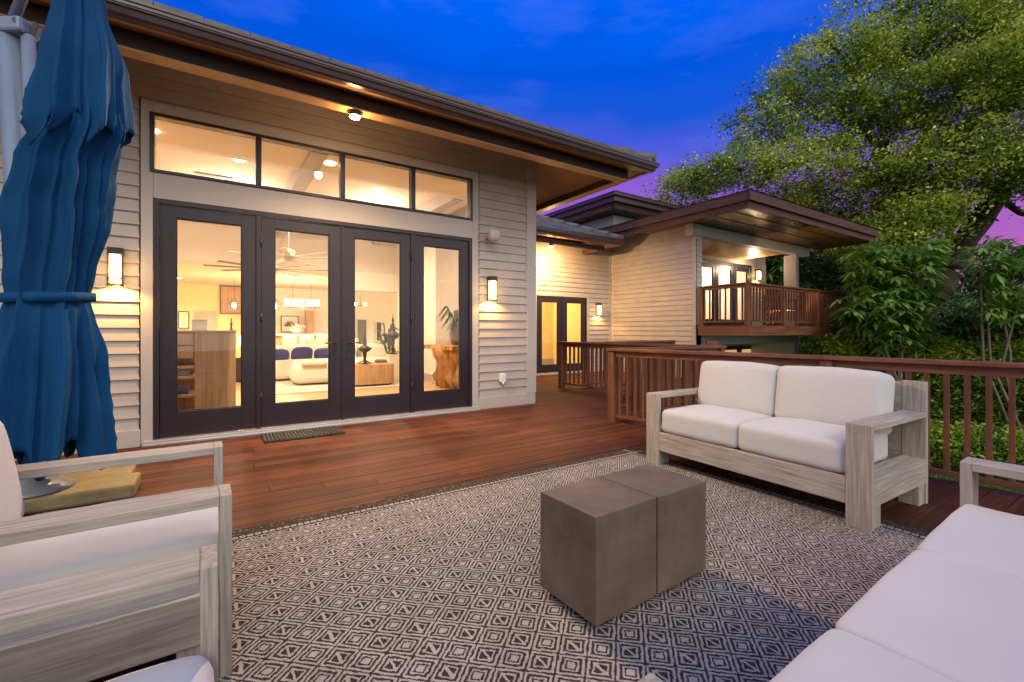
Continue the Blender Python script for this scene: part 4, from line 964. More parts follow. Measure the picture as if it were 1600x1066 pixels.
# dining set, side chairs and small clutter
t = thing('dining_table', 'round dark-edged dining table beneath the linear chandelier', 'table', (2.3, 13.9, 0))
m = MB(); m.lathe((2.3, 13.9, .72), [(.72, 0), (.75, .02), (.75, .04)], 28); m.build('top', OAK, t); m = MB(); m.lathe((2.3, 13.9, 0), [(.35, 0), (.3, .04), (.09, .1), (.08, .66), (.2, .72)], 20); m.build('pedestal', BRZ, t)
def dchair(x, y, a, lab):
    t = thing('dining_chair', lab, 'chair', (x, y, 0), a, 'dining chairs')
    m = MB(); cushion(m, -.24, .24, -.24, .24, .42, .50, .04, (.015, 0), 8); m.build('seat', INF, t, w=False)
    m = MB(); cushion(m, -.24, .24, .20, .27, .46, .92, .03, (0, 0), 8); m.build('backrest', INF, t, w=False)
    for sx in (-.2, .2):
        for sy in (-.2, .2): m = MB(); m.tube([(sx, sy, 0), (sx * .95, sy * .95, .43)], .014, 6); m.build('leg', BRZ, t, w=False)
dchair(1.25, 13.6, R(80), 'cream dining chair left of the round dining table'); dchair(2.2, 12.85, R(180), 'cream dining chair on the door side of the round dining table'); dchair(3.3, 13.9, R(-90), 'cream dining chair right of the round dining table')
t = thing('table_lamp', 'tall glowing cylinder table lamp on the drum side table', 'lamp', (.55, 11.9, .55)); m = MB(); m.lathe((.55, 11.9, .551), [(.06, 0), (.05, .02), (.015, .05), (.015, .28)], 14); m.build('stem', BRZ, t)
m = MB(); m.lathe((.55, 11.9, .80), [(.13, 0), (.11, .24)], 20); m.build('lamp_shade', emit('shade_cloth', (1, .78, .48), 4), t)
t = thing('side_table', 'small drum side table at the left end of the living room sofa', 'side table', (.55, 11.9, 0)); m = MB(); m.lathe((.55, 11.9, 0), [(.2, 0), (.22, .05), (.22, .52), (.24, .55)], 20); m.build('body', BRZ, t)
t = thing('book_stack', 'short stack of books on the pale block table', 'books', (3.0, 9.75, .46))
for k, cc in enumerate(((.3, .08, .05), (.1, .12, .16), (.5, .45, .38))):
    m = MB(); m.box(2.9 + .01 * k, 3.12 - .015 * k, 9.62, 9.85 - .01 * k, .461 + k * .028, .487 + k * .028); m.build('book', paint('book_cover', cc, .6, .05), t)
t = thing('potted_palm', 'leafy potted palm in the far corner of the living room', 'potted plant', (3.75, 11.5, 0))
m = MB(); m.lathe((3.75, 11.5, 0), [(.15, 0), (.2, .35), (.19, .36)], 16); m.build('pot', WHT, t); m = MB()
for k in range(22):
    a = rs.uniform(0, 6.28); L = rs.uniform(.25, .5); hgt = rs.uniform(.5, 1.0); c0 = Vector((3.75, 11.5, .36)); d = Vector((math.cos(a), math.sin(a), 0)); s_ = d.cross(Vector((0, 0, 1))) * .05
    p = [c0, c0 + d * L * .5 + Vector((0, 0, hgt)), c0 + d * L + Vector((0, 0, hgt - .1))]; m.quad(p[0] - s_ * .1, p[0] + s_ * .1, p[1] + s_, p[1] - s_); m.quad(p[1] - s_, p[1] + s_, p[2] + s_ * .1, p[2] - s_ * .1)
m.build('leaves', MATS['indoor_leaf'], t)
# fans
def fan(x, y, z, ztop, r, lab, nb=9, mat_=WHT):
    t = thing('ceiling_fan', lab, 'ceiling fan', (x, y, z), 0, 'large ceiling fans')
    m = MB(); m.tube([(x, y, z + .1), (x, y, ztop)], .014, 8); m.build('rod', WHT, t)
    m = MB(); m.lathe((x, y, z - .12), [(.07, 0), (.1, .04), (.1, .22), (.04, .26)], 18); m.build('motor', WHT, t)
    for k in range(nb):
        a = 2 * math.pi * k / nb + .3; d = Vector((math.cos(a), math.sin(a), 0)); s_ = Vector((-d.y, d.x, .18)) * .045
        c0 = Vector((x, y, z - .02)); m = MB(); m.quad(c0 + d * .09 - s_, c0 + d * .09 + s_, c0 + d * r + s_, c0 + d * r - s_); o = m.build('blade', mat_, t); o.modifiers.new('thickness', 'SOLIDIFY').thickness = .008
fan(1.17, 9.4, 2.56, 3.62, 1.0, 'white nine-blade ceiling fan on a long rod, nearer the doors')
fan(1.05, 11.2, 2.52, 3.62, 1.25, 'second ceiling fan with thin dark blades, farther from the doors', 9, BRZ)
# dining/kitchen things
def pendant(x, y, z, lab):
    t = thing('pendant_lamp', lab, 'pendant lamp', (x, y, z), 0, 'geometric wire pendants')
    m = MB(); m.tube([(x, y, z + .2), (x, y, 2.72)], .006, 6); m.build('cord', BRZ, t)
    m = MB(); ring_ = []
    for zz, rr_ in ((.2, .04), (.05, .19), (-.12, .09)):
        ps = [Vector((x + rr_ * math.cos(a_ * math.pi / 3), y + rr_ * math.sin(a_ * math.pi / 3), z + zz)) for a_ in range(6)]; ring_.append(ps)
        for a_ in range(6): m.tube([ps[a_], ps[(a_ + 1) % 6]], .006, 5)
    for a_ in range(6): m.tube([ring_[0][a_], ring_[1][a_], ring_[2][a_]], .006, 5)
    m.build('wire_cage', BRZ, t); m = MB(); m.lathe((x, y, z - .06), [(.02, 0), (.05, .05), (.045, .1), (.015, .14)], 12); m.build('bulb', HOT, t)
    lamp('POINT', 'pendant_light', (x, y, z - .16), 40, YEL, .05, parent=t)
def at_(px, py, d): return CAMF * d + CAMR * ((px - 800) / 705 * d) + Vector((0, 0, 1.15 + (517 - py) / 705 * d))
p = at_(366, 478, 13); pendant(p.x, p.y, p.z, 'lit wire-cage pendant seen in the first door')
p = at_(430, 479, 13.5); pendant(p.x, p.y, p.z, 'lit wire-cage pendant seen at the left of the second door')
t = thing('linear_chandelier', 'long chandelier bar with clear glass cylinders over the dining table', 'chandelier', at_(470, 480, 14))
c0, c1_ = at_(443, 480, 14), at_(500, 481, 14.3)
m = MB(); m.beam(c0, c1_, .03, .03); m.build('bar', BRZ, t)
for k in (.25, .75): q = c0.lerp(c1_, k); m = MB(); m.tube([q, (q.x, q.y, 2.71)], .006, 6); m.build('rod', BRZ, t)
for k in range(7):
    q = c0.lerp(c1_, (k + .5) / 7); m = MB(); m.lathe((q.x, q.y, q.z + .03), [(.05, 0), (.05, .22)], 12); m.build('glass_shade', emit('shade_glow', (1, .85, .6), 5) if k == 0 else MATS['shade_glow'], t)
q = (c0 + c1_) / 2; lamp('POINT', 'chandelier_light', (q.x, q.y, q.z - .1), 90, WARM, .08, parent=t)
# pictures on the back wall, wood panel
def onb(px, py, Y=18.38):
    a = (px - 800) / 705; d = Y / (.835 - a * .5502); return Vector((d * (.5502 + a * .835), Y, 1.15 + (517 - py) / 705 * d))
def wallpiece(nm, lab, cat, px0, py0, px1, py1, mat_, fr=None, Y=18.38):
    a, b_ = onb(px0, py1, Y), onb(px1, py0, Y); t = thing(nm, lab, cat, (a.x, Y, a.z))
    m = MB(); m.box(a.x, b_.x, Y - .03, Y, a.z, b_.z); m.build('board', mat_, t)
    if fr is not None:
        w_ = .03; m = MB(); m.box(a.x - w_, b_.x + w_, Y - .05, Y - .001, a.z - w_, a.z - .001); m.box(a.x - w_, b_.x + w_, Y - .05, Y - .001, b_.z + .001, b_.z + w_); m.box(a.x - w_, a.x - .001, Y - .05, Y - .001, a.z, b_.z); m.box(b_.x + .001, b_.x + w_, Y - .05, Y - .001, a.z, b_.z); m.build('frame', fr, t)
    return t, a, b_
wallpiece('wood_wall_panel', 'square reclaimed wood wall panel behind the first pendant', 'wall art', 345, 449, 378, 489, OAK, BRZ)
wallpiece('framed_picture', 'small framed print on the yellow wall behind the lantern', 'picture', 280, 488, 294, 512, ART, BRZ)
wallpiece('mirror_panel', 'pale rectangular mirror panel left of the wood wall panel', 'mirror', 303, 486, 337, 518, paint('mirror_pane', (.5, .45, .38), .2, .2, 2, metal=.3), None)
t, a, b_ = wallpiece('botanical_picture', 'framed botanical print of dark palm leaves on the back wall', 'picture', 440, 495, 465, 518, ART, BRZ)
m = MB(); c0 = Vector(((a.x + b_.x) / 2, 18.345, a.z + .18))
for k in range(9):
    an = R(10 + k * 20); L = .26; d = Vector((math.cos(an), 0, math.sin(an))); s_ = Vector((-d.z, 0, d.x)) * .028
    m.quad(c0, c0 + d * L * .5 - s_, c0 + d * L, c0 + d * L * .5 + s_)
m.build('leaf_print', paint('ink', (.08, .06, .05), .8), t)
# kitchen island and tall unit
a, b_ = onb(424, 548, 15.6), onb(545, 523, 15.6)
t = thing('kitchen_island', 'long oak kitchen island behind the living room sofa', 'kitchen island', ((a.x + b_.x) / 2, 15.9, 0))
m = MB(); m.box(a.x, b_.x, 15.6, 16.4, 0, 1.0); m.build('body', OAK, t, bevel=.005); m = MB(); m.box(a.x - .05, b_.x + .05, 15.55, 16.45, 1.001, 1.045); m.build('worktop', WHT, t)
t = thing('kitchen_cabinet', 'tall wooden kitchen cabinet at the back wall', 'cabinet', onb(484, 500, 18.1)); a, b_ = onb(479, 600, 18.0), onb(489, 485, 18.0); m = MB(); m.box(a.x, b_.x, 18.0, 18.4, 0, b_.z); m.build('body', OAK, t)
m = MB(); m.box(a.x + .02, b_.x - .02, 17.98, 18.0, .1, b_.z - .05); m.build('door', OAK, t, bevel=.01)
for k, px in enumerate((452, 478, 504)):
    p = onb(px, 545, 15.2); t = thing('bar_stool', ('cream bar stool at the left end of the oak island', 'cream bar stool at the middle of the oak island', 'cream bar stool at the right end of the oak island')[k], 'stool', (p.x, 15.2, 0), 0, 'stools at the kitchen island')
    m = MB(); cushion(m, p.x - .2, p.x + .2, 15.0, 15.4, .62, .72, .04, (.01, 0), 8); m.build('seat', INF, t); m = MB(); cushion(m, p.x - .2, p.x + .2, 15.0, 15.06, .72, 1.0, .03, (0, 0), 8); m.build('backrest', INF, t)
    for sx in (-.17, .17):
        for sy in (15.03, 15.37): m = MB(); m.tube([(p.x + sx, sy, 0), (p.x + sx, sy, .63)], .012, 6); m.build('leg', BRZ, t)
p = onb(462, 520, 15.9); t = thing('flower_bowl', 'bowl of pale flowers on the kitchen island', 'flowers', (p.x, 15.9, 1.046)); m = MB(); m.lathe((p.x, 15.9, 1.047), [(.06, 0), (.14, .1), (.15, .14)], 14); m.build('bowl', WHT, t)
m = MB()
for k in range(60):
    d = Vector((rs.gauss(0, .12), rs.gauss(0, .12), rs.uniform(.1, .32))) + Vector((p.x, 15.9, 1.05)); s_ = .03; n_ = Vector((rs.gauss(0, 1), rs.gauss(0, 1), rs.gauss(0, 1))).normalized(); a_ = n_.orthogonal().normalized() * s_; b2 = n_.cross(a_).normalized() * s_; m.quad(d - a_, d - b2, d + a_, d + b2)
m.build('flowers', paint('petal', (.7, .5, .32), .8, .3, 20), t)
# chandelier in the far room through the opening and a dark tall window there
t = thing('candle_chandelier', 'small chandelier with two lit candles seen through the third door', 'chandelier', at_(563, 475, 15))
p = at_(563, 478, 15); m = MB(); m.tube([p, (p.x, p.y, 2.71)], .006, 6); m.beam(p + CAMR * -.17, p + CAMR * .17, .02, .02); m.build('frame', BRZ, t)
for k in (-.15, .15): m = MB(); q = p + CAMR * k; m.lathe((q.x, q.y, q.z + .01), [(.03, 0), (.03, .09)], 10); m.build('candle', HOT, t)
wallpiece('dark_window', 'tall dark glazed window in the far room, seen through the third door', 'window', 558, 500, 572, 545, paint('night_pane', (.10, .12, .11), .1), WHT, 18.4)
wallpiece('narrow_window', 'pair of narrow dark panels on the far room wall', 'window', 588, 504, 595, 532, BLKM, WHT, 18.4)
m = MB(); m.box(.6, 3.3, 9.1, 11.6, .004, .012); tag(m.build('area_rug', fabric('area_rug_cloth', (.62, .56, .48), 60), None), 'pale area rug under the chaise in the living room', 'rug')
# ================================================================= VEGETATION
def leafmat(name, stops, trans=.32, rough=.5):
    m = bpy.data.materials.new(name); m.use_nodes = True; t = m.node_tree; b = t.nodes['Principled BSDF']; o = t.nodes['Material Output']
    at = add(t, 'ShaderNodeAttribute', attribute_name='rnd'); r = ramp(t, at.outputs['Fac'], stops)
    t.links.new(r.outputs[0], b.inputs['Base Color']); b.inputs['Roughness'].default_value = rough; b.inputs['Specular IOR Level'].default_value = .35
    tr = add(t, 'ShaderNodeBsdfTranslucent'); t.links.new(r.outputs[0], tr.inputs[0]); mix = add(t, 'ShaderNodeMixShader'); mix.inputs[0].default_value = trans
    t.links.new(b.outputs[0], mix.inputs[1]); t.links.new(tr.outputs[0], mix.inputs[2]); t.links.new(mix.outputs[0], o.inputs[0]); return m
OAKL = leafmat('oak_leaf', ((0, (.03, .075, .010)), (.30, (.15, .26, .022)), (.6, (.38, .50, .045)), (1, (.62, .68, .12))))
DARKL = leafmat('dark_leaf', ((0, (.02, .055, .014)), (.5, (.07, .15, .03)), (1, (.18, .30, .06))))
SCHL = leafmat('schefflera_leaf', ((0, (.04, .10, .02)), (.45, (.13, .26, .04)), (.8, (.26, .40, .08)), (1, (.42, .52, .14))), rough=.35)
CROT = leafmat('croton_leaf', ((0, (.04, .11, .02)), (.45, (.16, .32, .03)), (.75, (.34, .50, .05)), (.95, (.55, .55, .06)), (1, (.5, .38, .05))), rough=.4)
GRS = leafmat('grass_blade', ((0, (.05, .10, .012)), (.6, (.10, .17, .02)), (1, (.20, .25, .035))))
BARK = paint('bark', (.060, .045, .032), .9, .45, 7, bmp=1.0, bscale=14)
BARKL = paint('pale_bark', (.20, .17, .13), .85, .35, 9, bmp=.6, bscale=20)

def mesh_np(name, V, F, rnd, mat, parent=None):
    """V (n,4,3) quads"""
    n = len(V); me = bpy.data.meshes.new(name); me.vertices.add(n * 4); me.vertices.foreach_set('co', V.astype(np.float32).ravel())
    me.loops.add(n * 4); me.loops.foreach_set('vertex_index', np.arange(n * 4, dtype=np.int32)); me.polygons.add(n)
    me.polygons.foreach_set('loop_start', np.arange(0, n * 4, 4, dtype=np.int32)); me.polygons.foreach_set('loop_total', np.full(n, 4, dtype=np.int32))
    me.materials.append(mat); a = me.attributes.new('rnd', 'FLOAT', 'FACE'); a.data.foreach_set('value', rnd.astype(np.float32)); me.update(calc_edges=True)
    o = bpy.data.objects.new(name, me); col.objects.link(o)
    if parent is not None:
        o.parent = parent
        if parent.type == 'EMPTY': o.location = -parent.location
    return o
def leaves(C, size, aspect=.5, up=.35, jit=.35, tone=None):
    """C (n,3) centres -> quads: kite shaped leaves with random directions, biased to face upward"""
    n = len(C); d = rng.normal(size=(n, 3)); d[:, 2] *= .6; d /= np.linalg.norm(d, axis=1, keepdims=True)
    nr = rng.normal(size=(n, 3)); nr[:, 2] = np.abs(nr[:, 2]) + up; s = np.cross(d, nr); s /= np.linalg.norm(s, axis=1, keepdims=True) + 1e-9
    L = size * (1 + jit * rng.uniform(-1, 1, size=(n, 1))); Wd = L * aspect
    b = C - d * L * .5; t = C + d * L * .5; m = C + d * L * .02
    return np.stack([b, m + s * Wd * .5, t, m - s * Wd * .5], axis=1)
def clumps(lobes, ncl, per, csize, flat=.6):
    """lobes: list of (centre, radii, weight); clusters near the lobe surface with gaps -> leaf centres and per-leaf tone"""
    w_ = np.array([l[2] for l in lobes], float); w_ /= w_.sum(); out = []; tone = []
    for (c, r, _), k in zip(lobes, (w_ * ncl).astype(int)):
        d = rng.normal(size=(k, 3)); d /= np.linalg.norm(d, axis=1, keepdims=True); rad = rng.uniform(.35, 1, size=(k, 1)) ** .5
        cc = np.array(c) + d * rad * np.array(r) * (1 + .12 * rng.normal(size=(k, 1)))
        cs = csize * rng.uniform(.5, 1.4, size=(k, 1, 1)); q = rng.normal(size=(k, per, 3)) * cs * .5; q[:, :, 2] *= flat
        out.append((cc[:, None, :] + q).reshape(-1, 3))
        base = np.clip(rng.normal(.44, .27, size=(k, 1)) + .14 * d[:, 2:3], 0, 1); tone.append(np.clip(base + rng.normal(0, .13, size=(k, per)), 0, 1).reshape(-1))
    return np.concatenate(out), np.concatenate(tone)
def pv(px, py, d): q = at_(px, py, d); return (q.x, q.y, q.z)
def limb(m, pts, r0, r1, n=10, seed=0):
    rs_ = random.Random(seed); P_ = [Vector(p) for p in pts]; out_ = []
    for a, b_, c, d in zip([P_[0]] + P_[:-2], P_[:-1], P_[1:], P_[2:] + [P_[-1]]):
        for k in range(5):
            t = k / 5; out_.append(.5 * ((2 * b_) + (c - a) * t + (2 * a - 5 * b_ + 4 * c - d) * t * t + (3 * b_ - a - 3 * c + d) * t ** 3))
    out_.append(P_[-1]); k = len(out_)
    m.tube(out_, [(r0 + (r1 - r0) * i / (k - 1)) * (1 + .08 * rs_.uniform(-1, 1)) for i in range(k)], n)

# --- the big oak: trunk base about 17 m away, crown spreading over the wing
D = 16.5
root = pv(1462, 690, D); t = thing('oak_tree', 'huge spreading oak with a leaning forked trunk and yellow-green crown behind the wing', 'tree', root)
m = MB()
limb(m, [(root[0] - .1, root[1], -1.6), pv(1448, 520, D), pv(1455, 470, D), pv(1478, 425, D), pv(1512, 370, D - .3), pv(1560, 305, D - 1), pv(1600, 255, D - 1.6), pv(1680, 170, D - 2.2)], .62, .20, 16, 1)
m.build('trunk', BARK, t)
limbs = [
 ([pv(1450, 480, D), pv(1438, 400, D), pv(1428, 335, D + .3), pv(1415, 290, D + .4), pv(1370, 225, D + .6), pv(1310, 170, D + .8)], .33, .07),
 ([pv(1428, 335, D + .3), pv(1400, 300, D), pv(1340, 262, D - .5), pv(1270, 250, D - 1), pv(1190, 270, D - 1)], .17, .04),
 ([pv(1415, 290, D + .4), pv(1450, 200, D), pv(1500, 140, D - .4), pv(1560, 60, D - 1)], .2, .05),
 ([pv(1370, 225, D + .6), pv(1385, 215, D), pv(1330, 110, D), pv(1290, 60, D)], .12, .03),
 ([pv(1470, 400, D), pv(1500, 330, D - .6), pv(1540, 290, D - 1.2), pv(1500, 240, D - 2), pv(1450, 190, D - 3)], .14, .04),
 ([pv(1560, 305, D - 1), pv(1590, 330, D - 2), pv(1620, 340, D - 3), pv(1680, 360, D - 4)], .12, .04),
 ([pv(1440, 385, D), pv(1470, 330, D - .2), pv(1490, 320, D - 1), pv(1560, 345, D - 2)], .10, .03),
 ([pv(1438, 400, D), pv(1390, 372, D + .6), pv(1330, 340, D + 1), pv(1250, 320, D + 1.4), pv(1150, 300, D + 1.5)], .14, .03),
]
for k, (pts, a, b_) in enumerate(limbs):
    m = MB(); limb(m, pts, a, b_, 9, k + 3); m.build('limb', BARK, t)
def lobe(px, py, d, rx, rz, w_, ry=None): return (pv(px, py, d), (rx, ry or rx, rz), w_)
LB = [lobe(1290, 105, D, 2.0, 1.0, 5), lobe(1240, 150, D + .4, 1.5, .9, 3), lobe(1360, 60, D, 2.0, 1.1, 5), lobe(1460, 50, D - .5, 2.3, 1.3, 7), lobe(1560, 45, D - 1.4, 2.3, 1.5, 7), lobe(1640, 80, D - 2, 2.2, 1.8, 5),
      lobe(1200, 200, D, 1.5, .8, 3), lobe(1160, 265, D, 1.5, .6, 3.4), lobe(1090, 275, D + .5, 1.2, .6, 2.6), lobe(1250, 260, D - .5, 1.9, .8, 4), lobe(1330, 200, D, 2.1, 1.1, 6), lobe(1420, 150, D - 1, 2.2, 1.1, 6),
      lobe(1510, 150, D - 2, 2.2, 1.3, 7), lobe(1600, 170, D - 2.6, 2.0, 1.4, 6), lobe(1400, 270, D - .6, 1.9, .9, 5), lobe(1490, 245, D - 2.4, 1.8, .9, 5), lobe(1310, 310, D + .8, 2.1, .8, 5), lobe(1210, 325, D + 1.2, 1.8, .6, 4), lobe(1400, 340, D + .8, 1.6, .7, 4), lobe(1590, 265, D - 2.6, 1.5, .8, 3.5), lobe(1650, 270, D - 3, 1.5, .9, 3), lobe(1460, 320, D + 1, 1.4, .8, 3), lobe(1310, 360, D + 1.2, 2, .6, 3),
      lobe(1060, 300, D + 3, 1.4, .5, 2), lobe(1400, 380, D - 1.5, 1.3, .8, 3), lobe(1445, 335, D - 2, 1.1, .7, 3), lobe(1350, 375, D - 1, 1.3, .7, 2.5), lobe(1500, 60, D - 2, 2, 1.3, 4), lobe(1590, 110, D - 3, 1.6, 1.3, 4)]
C, tn = clumps(LB, 2900, 58, .56)
# broad waves of paler, yellower leaves across the crown
q = mesh_np('crown', leaves(C, .112, .55), None, np.clip(tn + .14 * np.sin(C[:, 0] * .8 + C[:, 2] * 1.1), 0, 1), OAKL, t)
for (c, r, w_) in LB:
    tw = MB()
    c = Vector(c); nb = 5
    for k in range(nb):
        d = Vector((rng.normal(), rng.normal(), rng.normal() * .6)).normalized(); e = Vector((d.x * r[0], d.y * r[1], d.z * r[2])) * .9; md = e * .5 + Vector((rng.normal(), rng.normal(), rng.normal())) * .15
        tw.tube([c, c + md, c + e], [.035, .022, .008], 5, cap=False)
    tw.build('branch', BARK, t)

def bush(name, label, cat, lobes, ncl, per, cs, ls, mat_, asp=.5, group=None, stems=3, bark=BARKL, up=.35):
    c = np.mean([l[0] for l in lobes], axis=0); t = thing(name, label, cat, (float(c[0]), float(c[1]), -1.5), 0, group)
    C, tn = clumps(lobes, ncl, per, cs); mesh_np('foliage', leaves(C, ls, asp, up), None, tn, mat_, t)
    m = MB()
    for k in range(stems):
        l = lobes[k % len(lobes)][0]; m.tube([(l[0] + rng.normal() * .12, l[1] + rng.normal() * .12, -1.52), (l[0] + rng.normal() * .15, l[1] + rng.normal() * .15, (l[2] - 1.5) * .5), (l[0], l[1], l[2])], [.05, .035, .015], 6)
    if stems: m.build('stem', bark, t)
    return t
def palmate(name, label, tips, size=.42, group='umbrella plants', stems=True, mat_=SCHL, hang=.32):
    """schefflera: rosettes of 8 drooping leaflets on thin petioles"""
    c0 = np.mean(tips, axis=0); t = thing(name, label, 'shrub', (float(c0[0]), float(c0[1]), -1.5), 0, group); Q = []; tn = []
    for tip in tips:
        tip = np.array(tip); base = rng.uniform(.25, .75)
        for k in range(int(rng.integers(3, 6))):       # several umbrellas per branch end
            a = rng.uniform(0, 6.28); L = size * rng.uniform(.5, 1.0); cc = tip + np.array([math.cos(a) * L, math.sin(a) * L, rng.uniform(-.25, .3) * size * 1.6]); nl = int(rng.integers(7, 11)); tilt = rng.normal(size=2) * .3
            for j in range(nl):
                b_ = j * 2 * math.pi / nl + rng.uniform(-.1, .1); l = size * rng.uniform(.75, 1.05); d = np.array([math.cos(b_), math.sin(b_), 0]); s_ = np.array([-d[1], d[0], 0]) * l * .155
                z1 = -.10 * l + (tilt[0] * d[0] + tilt[1] * d[1]) * l * .5; z2 = -hang * l * rng.uniform(.7, 1.3) + (tilt[0] * d[0] + tilt[1] * d[1]) * l
                p0 = cc + d * .12 * l; p1 = cc + d * .5 * l + [0, 0, z1]; p2 = cc + d * .92 * l + [0, 0, z2]; tt = np.clip(base + rng.normal(0, .16), 0, 1)
                Q.append([p0 - s_ * .25, p0 + s_ * .25, p1 + s_, p1 - s_]); Q.append([p1 - s_, p1 + s_, p2 + s_ * .12, p2 - s_ * .12]); tn += [tt, tt]
    mesh_np('foliage', np.array(Q), None, np.array(tn), mat_, t)
    m = MB(); g = Vector((float(c0[0]), float(c0[1]), -1.5))
    for tip in tips[:: max(1, len(tips) // 7)]:
        v_ = Vector(tip); m.tube([g + Vector((rng.normal() * .15, rng.normal() * .15, -.03)), g.lerp(v_, .5) + Vector((rng.normal() * .2, rng.normal() * .2, .1)), v_], [.035, .026, .012], 6)
    m.build('stem', BARKL, t); return t
def spread(px0, px1, py0, py1, d0, d1, n):
    return [pv(rng.uniform(px0, px1), rng.uniform(py0, py1), rng.uniform(d0, d1)) for _ in range(n)]
palmate('umbrella_plant', 'tall umbrella plant with drooping bright rosettes right of the balcony', spread(1340, 1455, 380, 470, 10.6, 12.2, 90), .33)
palmate('umbrella_plant', 'umbrella plant with long pale drooping leaves just right of the balcony corner', spread(1335, 1440, 465, 535, 10.2, 11.4, 46), .36)
palmate('umbrella_plant', 'umbrella plant at the right edge in front of the pink sky', spread(1515, 1690, 380, 500, 8.8, 10.4, 120), .27)
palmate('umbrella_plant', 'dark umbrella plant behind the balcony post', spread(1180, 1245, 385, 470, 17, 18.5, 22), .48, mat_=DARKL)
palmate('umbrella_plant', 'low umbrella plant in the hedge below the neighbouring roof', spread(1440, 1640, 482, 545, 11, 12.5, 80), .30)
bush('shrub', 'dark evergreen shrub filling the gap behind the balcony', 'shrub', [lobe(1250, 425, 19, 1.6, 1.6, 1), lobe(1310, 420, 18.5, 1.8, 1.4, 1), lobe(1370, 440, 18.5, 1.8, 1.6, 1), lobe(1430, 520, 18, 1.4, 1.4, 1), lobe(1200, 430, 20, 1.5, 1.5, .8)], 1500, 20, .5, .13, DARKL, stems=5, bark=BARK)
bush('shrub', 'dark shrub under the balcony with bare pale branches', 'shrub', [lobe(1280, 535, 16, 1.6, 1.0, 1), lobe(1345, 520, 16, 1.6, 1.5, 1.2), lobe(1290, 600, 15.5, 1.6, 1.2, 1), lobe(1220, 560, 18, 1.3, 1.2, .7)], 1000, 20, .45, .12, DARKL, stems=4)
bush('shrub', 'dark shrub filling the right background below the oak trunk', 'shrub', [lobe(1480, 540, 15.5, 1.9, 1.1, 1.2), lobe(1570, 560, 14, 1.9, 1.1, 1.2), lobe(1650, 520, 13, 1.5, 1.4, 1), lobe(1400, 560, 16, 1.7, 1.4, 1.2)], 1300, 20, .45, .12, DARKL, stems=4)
bush('shrub', 'green shrub inside the umbrella plants at the right edge', 'shrub', [lobe(1570, 500, 11.2, .9, .6, 1), lobe(1640, 470, 10.8, .8, .8, 1), lobe(1500, 520, 12, .9, .5, 1)], 420, 20, .3, .10, SCHL, stems=0)
bush('shrub', 'green shrub inside the umbrella plants by the balcony corner', 'shrub', [lobe(1385, 440, 12.8, .8, .9, 1), lobe(1400, 515, 12.4, .9, .7, 1), lobe(1340, 500, 12.8, .6, .7, .7)], 420, 20, .3, .10, SCHL, stems=0)
m = MB()
for a, b_ in (((1284, 548), (1262, 524)), ((1300, 552), (1298, 524)), ((1290, 560), (1276, 526))): m.tube([pv(a[0], a[1] + 40, 13.5), pv(*a, 13.5), pv(*b_, 13.3)], [.05, .045, .03], 7)
HD = [(1330, 560, 11.8), (1400, 562, 11.5), (1462, 585, 11.0), (1520, 590, 10.6), (1580, 592, 10.2), (1650, 590, 9.8), (1720, 580, 9.5)]
for k, (px, py, d) in enumerate(HD):
    bush('croton_bush', ('first', 'second', 'third', 'fourth', 'fifth', 'sixth', 'seventh')[k] + ' glossy green and yellow bush of the tall hedge, counted from the balcony', 'bush', [lobe(px, py, d, .75, .72, 1), lobe(px + 15, py - 25, d, .6, .45, .8), lobe(px, py + 40, d + .1, .75, .5, .9), lobe(px - 20, py - 5, d - .1, .55, .6, .6)], 620, 18, .24, .10, CROT, .45, 'croton hedge behind the deck', 3)
LD = [(1400, 690, 8.9), (1450, 690, 8.7), (1500, 695, 8.3), (1548, 700, 8.0), (1600, 705, 7.7), (1660, 705, 7.4)]
for k, (px, py, d) in enumerate(LD):
    bush('border_plant', ('first', 'second', 'third', 'fourth', 'fifth', 'sixth')[k] + ' low leafy plant edging the lawn behind the rails, counted from the loveseat', 'plant', [lobe(px, py, d, .42, .26, 1), lobe(px + 10, py - 14, d, .34, .22, .7), lobe(px, py + 14, d, .42, .2, .7)], 210, 16, .17, .075, CROT, .5, 'low border plants by the lawn', 0)
# grass: blades over the lawn strip seen through the rails
n = 60000; gx = rng.uniform(4.9, 13, n); gy = rng.uniform(-2.5, 6.5, n); keep = (gy < .35 * gx + 1.6); gx, gy = gx[keep], gy[keep]; n = len(gx)
a = rng.uniform(0, 6.28, n); wx, wy = np.cos(a) * .007, np.sin(a) * .007; h = rng.uniform(.035, .08, n); lx, ly = rng.normal(0, .02, n), rng.normal(0, .02, n); z0 = np.full(n, -1.5)
Q = np.stack([np.stack([gx - wx, gy - wy, z0], 1), np.stack([gx + wx, gy + wy, z0], 1), np.stack([gx + lx + wx * .3, gy + ly + wy * .3, z0 + h], 1), np.stack([gx + lx - wx * .3, gy + ly - wy * .3, z0 + h], 1)], 1)
tag(mesh_np('grass', Q, None, np.clip(.5 + .25 * np.sin(gx * 1.7) + rng.normal(0, .2, n), 0, 1), GRS), kind='stuff')
m = MB(); m.quad((4.6, -6, -1.494), (40, -6, -1.494), (40, 14, -1.494), (4.6, 6.5, -1.494)); tag(m.build('lawn', paint('lawn_turf', (.075, .13, .02), .95, .3, 3, bmp=.6, bscale=60)), kind='structure')
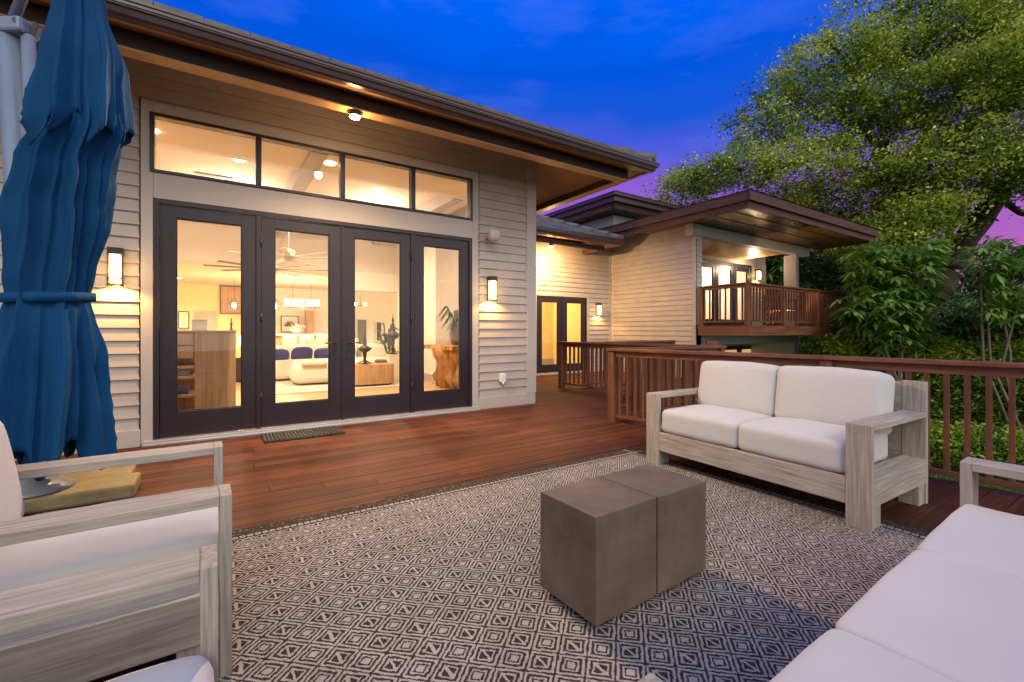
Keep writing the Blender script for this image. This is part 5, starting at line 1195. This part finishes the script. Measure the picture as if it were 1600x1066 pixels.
# neighbour's roof and far trees
t = thing('neighbour_house', 'neighbouring house with a pale shingle roof seen between oak trunk and shrubs', 'house', pv(1510, 520, 34))
a = Vector(pv(1440, 480, 32)); b_ = Vector(pv(1640, 510, 30)); ctr = (a + b_) / 2; rd = (b_ - a); rd.z = 0; rd.normalize(); bk = Vector((-rd.y, rd.x, 0))
if bk.dot(CAMF) < 0: bk = -bk
e0, e1 = ctr - rd * 8, ctr + rd * 6; hz = ctr.z - .2
m = MB(); m.quad((*(e0 - bk * 0).xy, hz - .9), (*(e1).xy, hz - .9), (*(e1 + bk * 4 - rd * 2).xy, hz + .9), (*(e0 + bk * 4 + rd * 2).xy, hz + .9)); m.build('roof', paint('shingle', (.42, .36, .29), .8, .15, 2, bmp=.4, bscale=8), t)
m = MB(); i = [e0 + bk * .6 + rd * .5, e1 + bk * .6 - rd * .5, e1 + bk * 7 - rd * .5, e0 + bk * 7 + rd * .5]
m.quad(*[(v_.x, v_.y, -1.5) for v_ in i[:2]], *[(v_.x, v_.y, hz - .7) for v_ in i[1::-1]]); m.quad((i[1].x, i[1].y, -1.5), (i[2].x, i[2].y, -1.5), (i[2].x, i[2].y, hz - .7), (i[1].x, i[1].y, hz - .7)); m.build('wall', INW, t)
for k, (px, py, r_) in enumerate(((1490, 472, 2.4), (1530, 468, 2.8), (1580, 470, 3), (1440, 478, 2.6), (1660, 468, 3.5))):
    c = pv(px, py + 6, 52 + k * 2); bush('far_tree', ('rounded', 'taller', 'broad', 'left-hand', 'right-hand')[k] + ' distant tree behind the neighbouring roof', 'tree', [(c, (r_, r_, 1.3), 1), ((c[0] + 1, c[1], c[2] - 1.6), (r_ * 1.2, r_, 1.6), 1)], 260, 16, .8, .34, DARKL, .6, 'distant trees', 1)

TH = [lobe(1180, 470, 30, 3, 2.4, 1), lobe(1260, 455, 28, 3, 2.6, 1), lobe(1340, 460, 27, 3, 2.4, 1), lobe(1420, 490, 26, 3, 2.0, 1), lobe(1500, 530, 24, 2.8, 1.5, 1), lobe(1590, 535, 22, 2.6, 1.5, 1), lobe(1700, 520, 20, 2.6, 1.8, 1), lobe(1250, 540, 26, 3, 2, 1), lobe(1350, 560, 24, 3, 2, 1), lobe(1440, 570, 22, 3, 1.8, 1), lobe(1550, 600, 18, 2.4, 1.5, 1), lobe(1650, 600, 17, 2.4, 1.5, 1)]
C, tn = clumps(TH, 3200, 18, .8)
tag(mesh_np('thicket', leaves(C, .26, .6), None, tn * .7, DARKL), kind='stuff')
